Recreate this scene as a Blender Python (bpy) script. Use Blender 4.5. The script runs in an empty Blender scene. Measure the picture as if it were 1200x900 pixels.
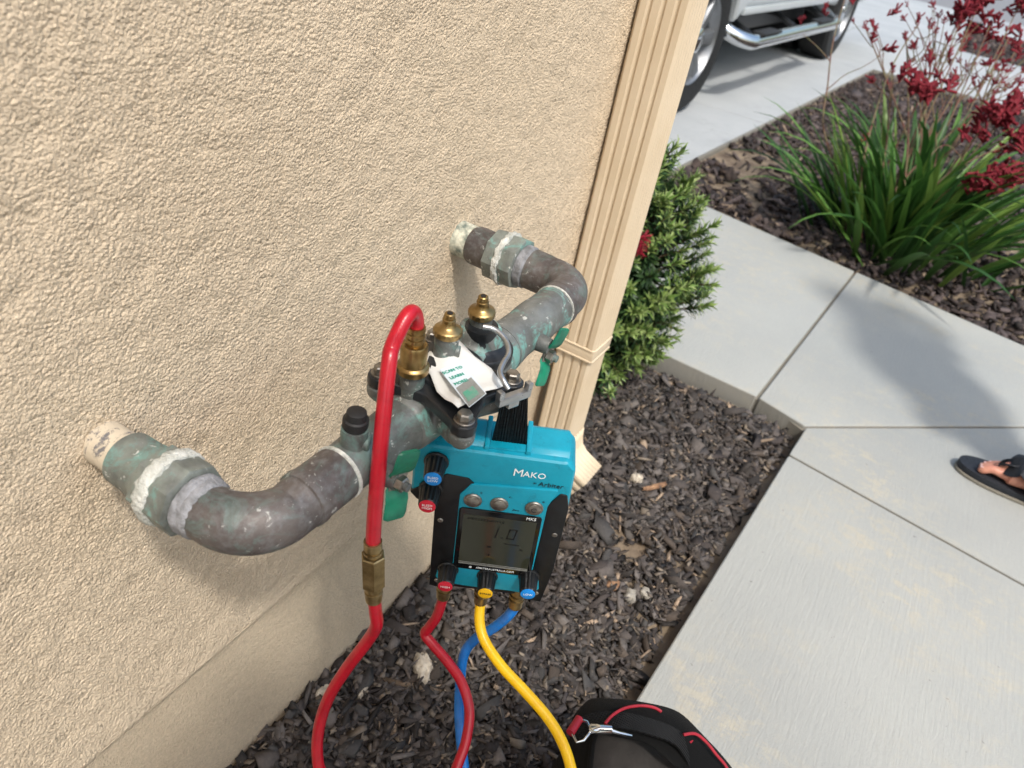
import bpy, bmesh, math, random
import numpy as np
from mathutils import Vector, Matrix
random.seed(7); rng = np.random.default_rng(11)
sc = bpy.context.scene; COL = sc.collection
R = math.radians
# ------------------------------------------------------------------ camera
F = 900.0; CX, CY = 600.0, 450.0; H = 1.10            # solved from the vanishing points of the wall
def _n(v): return v/np.linalg.norm(v)
_down = _n(np.array([330-CX, 1730-CY, F]))
_x = np.array([1214-CX, -53-CY, F]); _x = _n(_x - _down*(_x@_down))
_z = -_down; _y = np.cross(_z, _x)                    # world axes in camera coords (right, down, forward)
cam_d = bpy.data.cameras.new('camera'); cam = bpy.data.objects.new('camera', cam_d); COL.objects.link(cam)
cam_d.sensor_width = 36; cam_d.lens = F/1200*36; cam_d.clip_start = 0.02; cam_d.clip_end = 500
cam_d.dof.use_dof = True; cam_d.dof.focus_distance = .80; cam_d.dof.aperture_fstop = 8.0
M = Matrix(((_x[0], -_x[1], -_x[2], 0), (_y[0], -_y[1], -_y[2], 0), (_z[0], -_z[1], -_z[2], H), (0, 0, 0, 1)))
cam.matrix_world = M; sc.camera = cam
def ray(px, py):
    r = np.array([px-CX, py-CY, F])/F
    return np.array([r@_x, r@_y, r@_z])
def T(px, py, t):                                     # pixel + depth
    r = ray(px, py)*t; return Vector((r[0], r[1], r[2]+H))
def PZ(px, py, z):                                    # pixel on a level plane
    r = ray(px, py); return T(px, py, (z-H)/r[2])
def PY(px, py, y):                                    # pixel on a plane parallel to the wall
    r = ray(px, py); return T(px, py, y/r[1])
# ------------------------------------------------------------------ sky and sun
SUN = Vector((0.42, 0.50, -1.0)).normalized()         # direction the light travels
w = bpy.data.worlds.new('World'); sc.world = w; w.use_nodes = True
nt = w.node_tree; bg = nt.nodes['Background']
sky = nt.nodes.new('ShaderNodeTexSky'); sky.sky_type = 'NISHITA'; sky.sun_disc = False
sky.sun_elevation = math.asin(-SUN.z); sky.sun_rotation = math.atan2(-SUN.x, -SUN.y)
sky.air_density = 1.9; sky.dust_density = 5.0; sky.ozone_density = 4.0
nt.links.new(sky.outputs[0], bg.inputs[0]); bg.inputs[1].default_value = 0.15
sl = bpy.data.lights.new('sun', 'SUN'); sl.energy = 2.0; sl.angle = R(4.5); sl.color = (1.0, 0.96, 0.90)
so = bpy.data.objects.new('sun', sl); COL.objects.link(so); so.rotation_euler = SUN.to_track_quat('-Z', 'Y').to_euler()
so.location = (-3, -3, 6)
vs = sc.view_settings; vs.view_transform = 'Standard'; vs.look = 'None'; vs.exposure = 0.56; vs.gamma = 1.0

# ------------------------------------------------------------------ material helpers
def lin(h):
    h = h.lstrip('#'); o = []
    for i in (0, 2, 4):
        v = int(h[i:i+2], 16)/255; o.append(v/12.92 if v <= .04045 else ((v+.055)/1.055)**2.4)
    return tuple(o)+(1,)
class N:
    def __init__(s, name):
        s.m = bpy.data.materials.new(name); s.m.use_nodes = True; s.t = s.m.node_tree
        s.b = s.t.nodes['Principled BSDF']; s.tc = s.t.nodes.new('ShaderNodeTexCoord')
    def co(s, scale=(1, 1, 1), src='Object'):
        mp = s.t.nodes.new('ShaderNodeMapping'); mp.inputs['Scale'].default_value = scale
        s.t.links.new(s.tc.outputs[src], mp.inputs[0]); return mp.outputs[0]
    def noise(s, scale, detail=4, rough=.55, co=None, dist=0):
        n = s.t.nodes.new('ShaderNodeTexNoise'); n.inputs['Scale'].default_value = scale
        n.inputs['Detail'].default_value = detail; n.inputs['Roughness'].default_value = rough; n.inputs['Distortion'].default_value = dist
        s.t.links.new(co if co is not None else s.tc.outputs['Object'], n.inputs['Vector']); return n.outputs[0]
    def vor(s, scale, co=None, feat='F1'):
        n = s.t.nodes.new('ShaderNodeTexVoronoi'); n.feature = feat; n.inputs['Scale'].default_value = scale
        s.t.links.new(co if co is not None else s.tc.outputs['Object'], n.inputs['Vector']); return n.outputs[0]
    def ramp(s, f, a, b, ca=(0, 0, 0, 1), cb=(1, 1, 1, 1)):
        r = s.t.nodes.new('ShaderNodeValToRGB'); e = r.color_ramp.elements
        e[0].position = a; e[1].position = b; e[0].color = ca; e[1].color = cb
        s.t.links.new(f, r.inputs[0]); return r.outputs[0]
    def mix(s, f, a, b, mode='MIX'):
        n = s.t.nodes.new('ShaderNodeMix'); n.data_type = 'RGBA'; n.blend_type = mode
        for k, v in ((0, f), (6, a), (7, b)):
            if hasattr(v, 'is_linked') or isinstance(v, bpy.types.NodeSocket): s.t.links.new(v, n.inputs[k])
            else: n.inputs[k].default_value = v
        return n.outputs[2]
    def math(s, op, a, b=0.0):
        n = s.t.nodes.new('ShaderNodeMath'); n.operation = op
        for k, v in ((0, a), (1, b)):
            if isinstance(v, bpy.types.NodeSocket): s.t.links.new(v, n.inputs[k])
            else: n.inputs[k].default_value = v
        return n.outputs[0]
    def attr(s, name):
        n = s.t.nodes.new('ShaderNodeAttribute'); n.attribute_name = name; return n.outputs['Color']
    def rnd(s):
        return s.t.nodes.new('ShaderNodeObjectInfo').outputs['Random']
    def bump(s, h, strength=.3, dist=.01):
        b = s.t.nodes.new('ShaderNodeBump'); b.inputs['Strength'].default_value = strength; b.inputs['Distance'].default_value = dist
        s.t.links.new(h, b.inputs['Height']); s.t.links.new(b.outputs[0], s.b.inputs['Normal'])
    def set(s, **k):
        for n, v in k.items():
            i = s.b.inputs[{'col': 'Base Color', 'rough': 'Roughness', 'metal': 'Metallic', 'spec': 'Specular IOR Level', 'coat': 'Coat Weight', 'trans': 'Transmission Weight', 'sss': 'Subsurface Weight', 'sheen': 'Sheen Weight'}[n]]
            if isinstance(v, bpy.types.NodeSocket): s.t.links.new(v, i)
            else: i.default_value = v
        return s.m
def simple(name, col, rough=.5, metal=0., var=.25, scale=40, bump=0., bdist=.001, col2=None, **k):
    m = N(name); c = lin(col); c2 = lin(col2) if col2 else tuple(x*(1-var) for x in c[:3])+(1,)
    f = m.ramp(m.noise(scale, 5), .35, .65)
    m.set(col=m.mix(f, c, c2), metal=metal, **k)
    r = m.ramp(m.noise(scale*1.7, 4), .3, .7, (rough*.8,)*3+(1,), (min(1, rough*1.2),)*3+(1,)); m.set(rough=r)
    if bump: m.bump(m.noise(scale*4, 4), bump, bdist)
    return m.m
MAT = {}
def stucco(name, c1, c2, big=1.0, bd=.0015, sp=.28):
    m = N(name)
    f = m.ramp(m.noise(5, 4), .3, .75); g = m.ramp(m.noise(160, 3), .35, .7)
    c = m.mix(f, lin(c1), lin(c2)); c = m.mix(m.math('MULTIPLY', g, sp), c, tuple(x*.62 for x in lin(c1)[:3])+(1,)); c = m.mix(m.math('MULTIPLY', m.ramp(m.noise(420, 3, .6), .5, .7), sp), c, tuple(min(.85, x*1.25) for x in lin(c1)[:3])+(1,))
    m.set(col=c, rough=.92, spec=.2)
    wob = m.mix(.0016, m.tc.outputs['Object'], m.t.nodes.new('ShaderNodeTexNoise').outputs['Color'], 'ADD')
    v1 = m.vor(390, wob); v2 = m.vor(640, wob); patch = m.ramp(m.noise(75, 4, .6), .30, .62, (.35,)*3+(1,), (1,)*3+(1,))
    h = m.math('ADD', m.math('MULTIPLY', m.math('SUBTRACT', 1.0, m.math('POWER', v1, 1.6)), patch), m.math('MULTIPLY', m.math('SUBTRACT', 1.0, v2), .5))
    h = m.math('ADD', h, m.math('MULTIPLY', m.noise(900, 3, .7), .35)); m.bump(h, big, bd); return m.m
MAT['stucco'] = stucco('stucco', '#d6c4ab', '#cbb9a0')
MAT['found'] = stucco('stucco_foundation', '#d8c6ac', '#cbb89d', 1.0, .0020, .42)
def concrete(name, c1, c2, stain, amt=.6):
    m = N(name)
    b = m.mix(m.ramp(m.noise(1.6, 5), .3, .7), lin(c1), lin(c2))
    st = m.ramp(m.noise(24, 10, .82, m.co((1, .7, 1)), .3), .49, .58); st2 = m.ramp(m.noise(1.9, 5, .65), .46, .62)
    k = m.math('MULTIPLY', m.math('MULTIPLY', st, st2), amt)
    b = m.mix(k, b, lin(stain))
    sp = m.ramp(m.noise(120, 5, .7), .45, .8); b = m.mix(m.math('MULTIPLY', sp, .14), b, (.2, .2, .2, 1))
    dr = m.ramp(m.noise(26, 6, .7), .66, .74); b = m.mix(m.math('MULTIPLY', dr, .25), b, (.16, .155, .15, 1))
    gm = m.t.nodes.new('ShaderNodeNewGeometry'); sx = m.t.nodes.new('ShaderNodeSeparateXYZ'); m.t.links.new(gm.outputs['True Normal'], sx.inputs[0])
    b = m.mix(m.math('MULTIPLY', m.ramp(sx.outputs['Z'], .35, .6, (1, 1, 1, 1), (0, 0, 0, 1)), .75), b, lin('#86827a'))   # soil-stained slab sides
    br = m.ramp(m.noise(30, 6, .75, m.co((1, 16, 1))), .35, .7); b = m.mix(m.math('MULTIPLY', br, .16), b, tuple(x*.55 for x in lin(c1)[:3])+(1,))
    pt = m.ramp(m.noise(55, 3, .6), .70, .73); b = m.mix(m.math('MULTIPLY', pt, .4), b, (.12, .11, .10, 1))
    m.set(col=b, rough=.85, spec=.25)
    h = m.math('ADD', m.noise(18, 5, .6, m.co((1, 9, 1))), m.math('MULTIPLY', m.noise(320, 3), .5))
    m.bump(h, .4, .004); return m.m
MAT['walk'] = concrete('concrete_walk', '#a8a9a4', '#9b9d9a', '#b8ae98', .55)
MAT['drive'] = concrete('concrete_drive', '#aaadae', '#9b9fa1', '#85888a', .5)
MAT['edge'] = concrete('concrete_edge', '#8f8a7e', '#7e786c', '#6d675c', .7)
MAT['asphalt'] = simple('asphalt', '#7d7d7f', .9, 0, .2, 60, .3, .004)
MAT['soil'] = simple('soil', '#857662', .95, 0, .35, 14, .6, .01, col2='#5b4d40')
MAT['dark_soil'] = simple('dark_soil', '#4b4038', .95, 0, .35, 30, .6, .01, col2='#2f2824')
def vcol(name, rough=.85, bumpscale=220, bs=.5, spec=.3, mult=None):
    m = N(name); c = m.attr('col'); f = m.ramp(m.noise(180, 3), .3, .75)
    c = m.mix(m.math('MULTIPLY', f, .35), c, (.02, .018, .016, 1)); m.set(col=c, rough=rough, spec=spec)
    if bumpscale: m.bump(m.noise(bumpscale, 4, .6, m.co((1, 1, 1))), bs, .0015)
    return m.m
MAT['chip'] = vcol('bark_chips')
def leafmat(name):
    m = N(name); m.set(col=m.attr('col'), rough=.42, spec=.4)
    tr = m.t.nodes.new('ShaderNodeBsdfTranslucent'); m.t.links.new(m.attr('col'), tr.inputs[0])
    mx = m.t.nodes.new('ShaderNodeMixShader'); mx.inputs[0].default_value = .22
    out = m.t.nodes['Material Output']; m.t.links.new(m.b.outputs[0], mx.inputs[1]); m.t.links.new(tr.outputs[0], mx.inputs[2]); m.t.links.new(mx.outputs[0], out.inputs[0])
    return m.m
MAT['leaf'] = leafmat('leaf')
def bronze(name, c1, c2, teal=.5, white=.4, seed=0.0, rough=.5, metal=.35):
    m = N(name); mp = m.t.nodes.new('ShaderNodeMapping'); mp.inputs['Location'].default_value = (seed, seed*.7, seed*1.3)
    m.t.links.new(m.tc.outputs['Object'], mp.inputs[0]); co = mp.outputs[0]
    c = m.mix(m.ramp(m.noise(28, 6, .6, co), .38, .62), lin(c1), lin(c2))
    c = m.mix(m.math('MULTIPLY', m.ramp(m.noise(130, 4, .6, co), .45, .75), .38), c, lin('#86888a'))
    tl = m.math('MULTIPLY', m.ramp(m.noise(26, 8, .75, co, .9), .51, .61), teal)
    c = m.mix(tl, c, lin('#6d9a93'))
    wh = m.math('MULTIPLY', m.ramp(m.noise(85, 4, .75, co, .4), .62, .67), white)
    c = m.mix(wh, c, lin('#c9cac4'))
    mt = m.math('MULTIPLY', m.math('SUBTRACT', 1.0, m.math('MAXIMUM', tl, wh)), metal)
    m.set(col=c, metal=mt, rough=m.ramp(m.noise(60, 4, .6, co), .3, .7, (rough*.75,)*3+(1,), (rough*1.3,)*3+(1,)))
    m.bump(m.noise(260, 4, .6, co), .35, .0012); return m.m
MAT['bronze'] = bronze('bronze_grey', '#595b59', '#6f7370', .38, .7)
MAT['bronze_teal'] = bronze('bronze_patina', '#5d605c', '#858b84', .75, .85, 3.1)
MAT['bronze_brown'] = bronze('bronze_brown', '#4c4645', '#605956', .22, .55, 7.7, .52, .25)
MAT['bronze_body'] = bronze('bronze_valve', '#636562', '#7b7e7b', 1.0, .7, 11.3)
MAT['brass'] = simple('brass', '#b1986a', .34, 1.0, .3, 60, .15, .0006, col2='#8d744a')
MAT['brass_dull'] = simple('brass_dull', '#a8946c', .38, .9, .3, 70, .2, .0008, col2='#7d6a48')
MAT['sealant'] = simple('white_sealant', '#d0d0ca', .8, 0, .4, 70, 1.0, .003, col2='#a3a59d')
MAT['lavender'] = simple('pipe_dope', '#94959a', .7, 0, .3, 75, .9, .002, col2='#67686a')
MAT['stubpaint'] = simple('old_paint', '#dbcdb6', .8, 0, .3, 45, .4, .0015, col2='#b9a88e')
def worn(name, c, spot):
    m = N(name); f = m.ramp(m.noise(70, 6, .8, m.co((1, 1.6, 1)), .6), .53, .60); g_ = m.ramp(m.noise(30, 4), .3, .7)
    k = m.mix(g_, lin(c), tuple(x*.82 for x in lin(c)[:3])+(1,)); m.set(col=m.mix(m.math('MULTIPLY', f, .85), k, lin(spot)), rough=.8); m.bump(m.noise(140, 4), .5, .002); return m.m
MAT['stubpaint'] = worn('worn_stub_paint', '#cdbfa9', '#4a4d58')
MAT['stubwhite'] = simple('worn_primer', '#cfcdbb', .8, 0, .5, 85, .6, .0015, col2='#5e6a62')
MAT['blackpaint'] = simple('black_paint', '#24272b', .38, 0, .4, 45, .25, .001, col2='#15171a')
MAT['rubber'] = simple('black_rubber', '#1a1a1c', .6, 0, .3, 60, .2, .0006)
MAT['green'] = simple('green_handle', '#0b7f60', .4, 0, .25, 50, .15, .0008, col2='#0a5c48')
MAT['steel'] = simple('zinc_steel', '#a5a19a', .35, .9, .3, 120, .15, .0005, col2='#7d7872')
MAT['wire'] = simple('galvanised_wire', '#b9bbbd', .33, .9, .2, 100)
MAT['chrome'] = simple('chrome', '#d5d8db', .12, 1.0, .1, 30)
MAT['paper'] = simple('paper_tag', '#d9d9d5', .8, 0, .08, 35, .3, .001)
MAT['tagstrip'] = simple('tag_strip', '#d4dde3', .6, 0, .1, 60)
MAT['taggrey'] = simple('tag_worn_grey', '#8f908b', .6, 0, .25, 160, .2, .0006)
MAT['tagteal'] = simple('tag_print', '#2aa088', .7, 0, .1, 60)
MAT['tagsmudge'] = simple('tag_smudge', '#4c9d80', .7, 0, .35, 180, col2='#7b9186')
def tealmat():
    m = N('teal_case'); c = m.mix(m.ramp(m.noise(18, 6, .7), .45, .8), lin('#0893ad'), lin('#067d95'))
    d = m.math('MULTIPLY', m.ramp(m.noise(55, 6, .75), .56, .70), .5); c = m.mix(d, c, lin('#0b4f5c')); d = m.math('MULTIPLY', m.ramp(m.noise(260, 3, .7), .68, .74), .5); c = m.mix(d, c, lin('#6fb3bd'))
    m.set(col=c, rough=m.ramp(m.noise(70, 4), .3, .7, (.3,)*3+(1,), (.5,)*3+(1,))); m.bump(m.noise(500, 2), .06, .0005); return m.m
MAT['teal'] = tealmat()
MAT['blackplastic'] = simple('black_plastic', '#0b0c0e', .38, 0, .3, 90, .15, .0005, col2='#121518')
MAT['gloss'] = simple('gloss_black', '#08090b', .12, 0, .2, 60)
MAT['lcd'] = simple('lcd_glass', '#34362a', .07, 0, .1, 20, spec=.7)
MAT['lcdink'] = simple('lcd_ink', '#070805', .3, 0, .1, 40)
MAT['lcdink2'] = simple('lcd_faint', '#1c1f16', .3, 0, .1, 40)
MAT['white'] = simple('white_print', '#eef2f2', .5, 0, .05, 50)
MAT['blackprint'] = simple('black_print', '#0b1518', .5, 0, .1, 50)
MAT['capblue'] = simple('cap_blue', '#1288dd', .4, 0, .08, 50)
MAT['capred'] = simple('cap_red', '#d01f38', .4, 0, .08, 50)
MAT['capyel'] = simple('cap_yellow', '#f2bc14', .4, 0, .08, 50)
def hosemat(name, c, c2, rough=.3):
    m = N(name); k = m.mix(m.ramp(m.noise(60, 5, .7), .45, .75), lin(c), lin(c2))
    d = m.math('MULTIPLY', m.ramp(m.noise(35, 6, .75), .60, .70), .3); k = m.mix(d, k, (.05, .03, .03, 1))
    m.set(col=k, rough=rough, spec=.5); m.bump(m.vor(900), .12, .0006); return m.m
MAT['hosered'] = hosemat('hose_red', '#b00e24', '#960a1c'); MAT['hoseblue'] = hosemat('hose_blue', '#1a72c4', '#135ea6')
MAT['hoseyel'] = hosemat('hose_yellow', '#f5c400', '#eab300')
MAT['gutter'] = simple('gutter_paint', '#d0c0a8', .5, 0, .07, 8, .05, .001, col2='#c8b69b')
def fabric(name, c, rough=.9, sc=900):
    m = N(name); wv = m.t.nodes.new('ShaderNodeTexWave'); wv.inputs['Scale'].default_value = sc; wv.inputs['Distortion'].default_value = .6
    m.t.links.new(m.tc.outputs['Object'], wv.inputs[0])
    k = m.mix(m.ramp(m.noise(30, 5), .3, .7), lin(c), tuple(x*.6 for x in lin(c)[:3])+(1,))
    m.set(col=k, rough=rough*.85, sheen=.0, spec=.3); m.bump(m.math('ADD', m.math('MULTIPLY', wv.outputs[1], 1.2), m.math('ADD', m.noise(500, 3), m.math('MULTIPLY', m.noise(45, 4), 6.0))), .7, .0015); return m.m
MAT['bagblack'] = fabric('bag_nylon', '#07080a'); MAT['webbing'] = fabric('webbing', '#08090c', .8, 110)
MAT['baggrey'] = fabric('bag_lining', '#4d4946', .85, 500); MAT['bagred'] = simple('red_piping', '#9c1428', .5, 0, .2, 90)
MAT['skin'] = simple('skin', '#c98f78', .5, 0, .15, 60, .15, .0008, col2='#b97a66', sss=.0)
MAT['nail'] = simple('toenail', '#e6bdb4', .3, 0, .05, 60)
MAT['shirt'] = fabric('shirt', '#5e6a76'); MAT['shorts'] = fabric('shorts', '#3a3d44'); MAT['navy'] = fabric('navy_shirt', '#27303f')
MAT['hair'] = simple('hair', '#2b2019', .6, 0, .3, 200, .8, .003)
MAT['sole'] = simple('flop_foam', '#1d2129', .7, 0, .2, 120, .4, .0008); MAT['soleside'] = simple('flop_side', '#8a8478', .75, 0, .2, 120)
MAT['carsilver'] = simple('silver_paint', '#c9cfd2', .36, .35, .04, 3, coat=.3)
MAT['tyre'] = simple('tyre', '#131415', .8, 0, .25, 50, .3, .002); MAT['carglass'] = simple('car_glass', '#14181b', .06, 0, .1, 10)
MAT['alloy'] = simple('alloy', '#8f9296', .4, .8, .1, 30); MAT['lamp_red'] = simple('lamp_red', '#8c1016', .2, 0, .1, 30); MAT['lamp_clear'] = simple('lamp_clear', '#d8dcde', .1, 0, .1, 30)
MAT['rock'] = simple('pale_rock', '#cdc3b2', .9, 0, .35, 70, .9, .004, col2='#9c9080'); MAT['rockgrey'] = simple('grey_rock', '#a7a196', .9, 0, .35, 60, .9, .004)
MAT['barkpiece'] = simple('tan_bark', '#a58263', .85, 0, .35, 60, .8, .003, col2='#7a5b44')
MAT['roof'] = simple('roof_tile', '#8a6a55', .85, 0, .3, 20, .4, .01)
MAT['redfuzz'] = simple('paw_red', '#830e23', .8, 0, .4, 150, .6, .001, col2='#5c0a18')
MAT['bottle'] = simple('bottlebrush_red', '#a01833', .7, 0, .3, 150)
MAT['stalk'] = simple('stalk', '#6b6a48', .7, 0, .35, 30, .2, .001, col2='#6a3a35'); MAT['twig'] = simple('twig', '#5b4a3a', .85, 0, .3, 60, .4, .001)
MAT['phone'] = simple('phone_body', '#202226', .25, .3, .1, 30)

# ------------------------------------------------------------------ mesh helpers
def wm(o):
    return (wm(o.parent) if o.parent else Matrix()) @ o.matrix_basis
class MB:
    def __init__(s): s.v = []; s.f = []
    def add(s, vs, fs):
        k = len(s.v); s.v += [Vector(v) for v in vs]; s.f += [tuple(i+k for i in f) for f in fs]; return s
    def box(s, lo, hi, mtx=None):
        x0, y0, z0 = lo; x1, y1, z1 = hi
        v = [Vector(p) for p in ((x0,y0,z0),(x1,y0,z0),(x1,y1,z0),(x0,y1,z0),(x0,y0,z1),(x1,y0,z1),(x1,y1,z1),(x0,y1,z1))]
        if mtx: v = [mtx @ p for p in v]
        return s.add(v, [(0,3,2,1),(4,5,6,7),(0,1,5,4),(1,2,6,5),(2,3,7,6),(3,0,4,7)])
    def prism(s, poly, d0, d1, mtx=None):             # poly in local xy, extruded in local z
        n = len(poly); v = [Vector((p[0], p[1], d0)) for p in poly]+[Vector((p[0], p[1], d1)) for p in poly]
        if mtx: v = [mtx @ p for p in v]
        return s.add(v, [tuple(range(n))[::-1], tuple(range(n, 2*n))]+[(i, (i+1) % n, n+(i+1) % n, n+i) for i in range(n)])
    def lathe(s, prof, origin, axis, seg=24, cap=True, flat=0):   # prof: (height, radius)
        q = Vector(axis).normalized().to_track_quat('Z', 'Y'); o = Vector(origin); v = []; f = []
        for h, r in prof:
            for i in range(seg):
                a = 2*math.pi*(i+.5*flat)/seg; v.append(o+q @ Vector((r*math.cos(a), r*math.sin(a), h)))
        for j in range(len(prof)-1):
            for i in range(seg):
                k = (i+1) % seg; f.append((j*seg+i, j*seg+k, (j+1)*seg+k, (j+1)*seg+i))
        if cap: f.append(tuple(range(seg))[::-1]); f.append(tuple((len(prof)-1)*seg+i for i in range(seg)))
        return s.add(v, f)
    def tube(s, pts, rad, seg=12, smooth=0, cap=True):
        p = [Vector(q) for q in pts]; n0 = len(p)
        r = list(rad) if hasattr(rad, '__len__') else [rad]*n0
        if smooth:
            q = []; rr = []
            for i in range(n0-1):
                a = p[max(i-1, 0)]; b = p[i]; c = p[i+1]; d = p[min(i+2, n0-1)]
                for k in range(smooth):
                    t = k/smooth
                    q.append(.5*((2*b)+(c-a)*t+(2*a-5*b+4*c-d)*t*t+(3*b-a-3*c+d)*t**3)); rr.append(r[i]*(1-t)+r[i+1]*t)
            q.append(p[-1]); rr.append(r[-1]); p = q; r = rr
        n = len(p); tan = [(p[min(i+1, n-1)]-p[max(i-1, 0)]).normalized() for i in range(n)]
        u = tan[0].orthogonal().normalized(); v = []; f = []
        for i in range(n):
            u = (u-tan[i]*u.dot(tan[i])); u = u.normalized() if u.length > 1e-6 else tan[i].orthogonal().normalized(); w_ = tan[i].cross(u)
            for k in range(seg):
                a = 2*math.pi*k/seg; v.append(p[i]+r[i]*(math.cos(a)*u+math.sin(a)*w_))
        for i in range(n-1):
            for k in range(seg):
                m = (k+1) % seg; f.append((i*seg+k, i*seg+m, (i+1)*seg+m, (i+1)*seg+k))
        if cap: f.append(tuple(range(seg))[::-1]); f.append(tuple((n-1)*seg+k for k in range(seg)))
        return s.add(v, f)
    def rough(s, a, o, axis):                         # irregular hand-smeared outline
        o = Vector(o); ax = Vector(axis).normalized()
        for v in s.v:
            c = o+ax*((v-o).dot(ax)); k = 1+a*(.5*math.sin(v.x*900+v.z*700)+.5*math.sin(v.x*2100-v.z*1700+v.y*800)); q = c+(v-c)*k
            v.x, v.y, v.z = q.x, q.y+a*.03*math.sin(v.x*600+v.z*800), q.z
        return s
    def build(s, name, mat, parent=None, smooth=40, bevel=0, bseg=2, mtx=None, sub=0):
        inv = wm(parent).inverted() if parent else Matrix()
        if mtx: inv = inv @ mtx
        me = bpy.data.meshes.new(name); me.from_pydata([inv @ v for v in s.v], [], s.f)
        bm = bmesh.new(); bm.from_mesh(me); bmesh.ops.recalc_face_normals(bm, faces=bm.faces)
        if bevel:
            ed = [e for e in bm.edges if len(e.link_faces) == 2 and e.calc_face_angle(0) > R(28)]
            bmesh.ops.bevel(bm, geom=ed, offset=bevel, segments=bseg, profile=.6, affect='EDGES', clamp_overlap=True)
        if sub:
            bmesh.ops.subdivide_edges(bm, edges=bm.edges, cuts=sub, use_grid_fill=True)
        bm.to_mesh(me); bm.free()
        return link(name, me, mat, parent, smooth)
def link(name, me, mat, parent=None, smooth=40):
    if mat is not None:
        me.materials.clear(); me.materials.append(MAT[mat] if isinstance(mat, str) else mat)
    if smooth:
        me.polygons.foreach_set('use_smooth', [True]*len(me.polygons))
        if smooth < 180:
            me.set_sharp_from_angle(angle=R(smooth))
    o = bpy.data.objects.new(name, me); COL.objects.link(o)
    if parent: o.parent = parent
    return o
def npmesh(name, v, f, mat, parent=None, smooth=40, col=None):
    me = bpy.data.meshes.new(name); v = np.asarray(v, np.float32); f = np.asarray(f, np.int32); k = f.shape[1]
    me.vertices.add(len(v)); me.vertices.foreach_set('co', v.ravel())
    me.loops.add(f.size); me.loops.foreach_set('vertex_index', f.ravel())
    me.polygons.add(len(f)); me.polygons.foreach_set('loop_start', np.arange(0, f.size, k, dtype=np.int32))
    me.update(calc_edges=True); me.validate()
    if col is not None:
        a = me.color_attributes.new('col', 'FLOAT_COLOR', 'POINT'); c4 = np.ones((len(v), 4), np.float32); c4[:, :3] = col; a.data.foreach_set('color', c4.ravel())
    return link(name, me, mat, parent, smooth)
def tag(o, label=None, cat=None, group=None, kind=None):
    if label: o['label'] = label
    if cat: o['category'] = cat
    if group: o['group'] = group
    if kind: o['kind'] = kind
    return o
def empty(name, loc, label, cat, group=None, mtx=None):
    o = bpy.data.objects.new(name, None); COL.objects.link(o); o.empty_display_size = .05
    o.matrix_world = mtx if mtx is not None else Matrix.Translation(Vector(loc))
    bpy.context.view_layer.update()
    return tag(o, label, cat, group)
def text(name, s, size, mtx, mat, parent, depth=.0003, align='CENTER', shear=0):
    cu = bpy.data.curves.new(name, 'FONT'); cu.body = s; cu.size = size; cu.extrude = depth; cu.align_x = align; cu.align_y = 'CENTER'; cu.shear = shear; cu.resolution_u = 2
    tmp = bpy.data.objects.new('tmp', cu); COL.objects.link(tmp); dg = bpy.context.evaluated_depsgraph_get()
    me = bpy.data.meshes.new_from_object(tmp.evaluated_get(dg)); bpy.data.objects.remove(tmp); bpy.data.curves.remove(cu)
    me.transform((wm(parent).inverted() if parent else Matrix()) @ mtx); me.name = name
    return link(name, me, mat, parent, 0)
def frame(o, x, y, z): return Matrix(((x[0], y[0], z[0], o[0]), (x[1], y[1], z[1], o[1]), (x[2], y[2], z[2], o[2]), (0, 0, 0, 1)))
def remesh(mb, name, mat, parent, voxel, smooth_it=6):
    me = bpy.data.meshes.new('tmp'); me.from_pydata(mb.v, [], mb.f)
    bm = bmesh.new(); bm.from_mesh(me); bmesh.ops.recalc_face_normals(bm, faces=bm.faces); bm.to_mesh(me); bm.free()
    t = bpy.data.objects.new('tmp', me); COL.objects.link(t)
    a = t.modifiers.new('r', 'REMESH'); a.mode = 'VOXEL'; a.voxel_size = voxel
    b = t.modifiers.new('s', 'SMOOTH'); b.iterations = smooth_it; b.factor = .5
    dg = bpy.context.evaluated_depsgraph_get(); r = bpy.data.meshes.new_from_object(t.evaluated_get(dg)); bpy.data.objects.remove(t)
    r.name = name
    if parent: r.transform(wm(parent).inverted())
    return link(name, r, mat, parent, 180)
def fftnoise(ny, nx, d, lo, hi, seed):                # band-passed noise, wavelengths in metres
    g = np.random.default_rng(seed).standard_normal((ny, nx)); Fq = np.fft.rfft2(g)
    ky = np.fft.fftfreq(ny, d)[:, None]; kx = np.fft.rfftfreq(nx, d)[None, :]; k = np.sqrt(kx**2+ky**2)
    Fq *= np.exp(-(k*lo)**2*.9)*(1-np.exp(-(k*hi)**2*2.0)); n = np.fft.irfft2(Fq, (ny, nx)); return n/n.std()

# ------------------------------------------------------------------ the setting
def sheet(name, poly, z, mat, kind='structure', zb=None):
    mb = MB(); n = len(poly)
    if zb is None: mb.add([(p[0], p[1], z) for p in poly], [tuple(range(n))])
    else: mb.prism(poly, zb, z)
    o = mb.build(name, mat, None, 0)
    return tag(o, kind=kind)
sheet('ground', [(-60, -60), (140, -60), (140, 90), (-60, 90)], -.30, 'soil')

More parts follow.
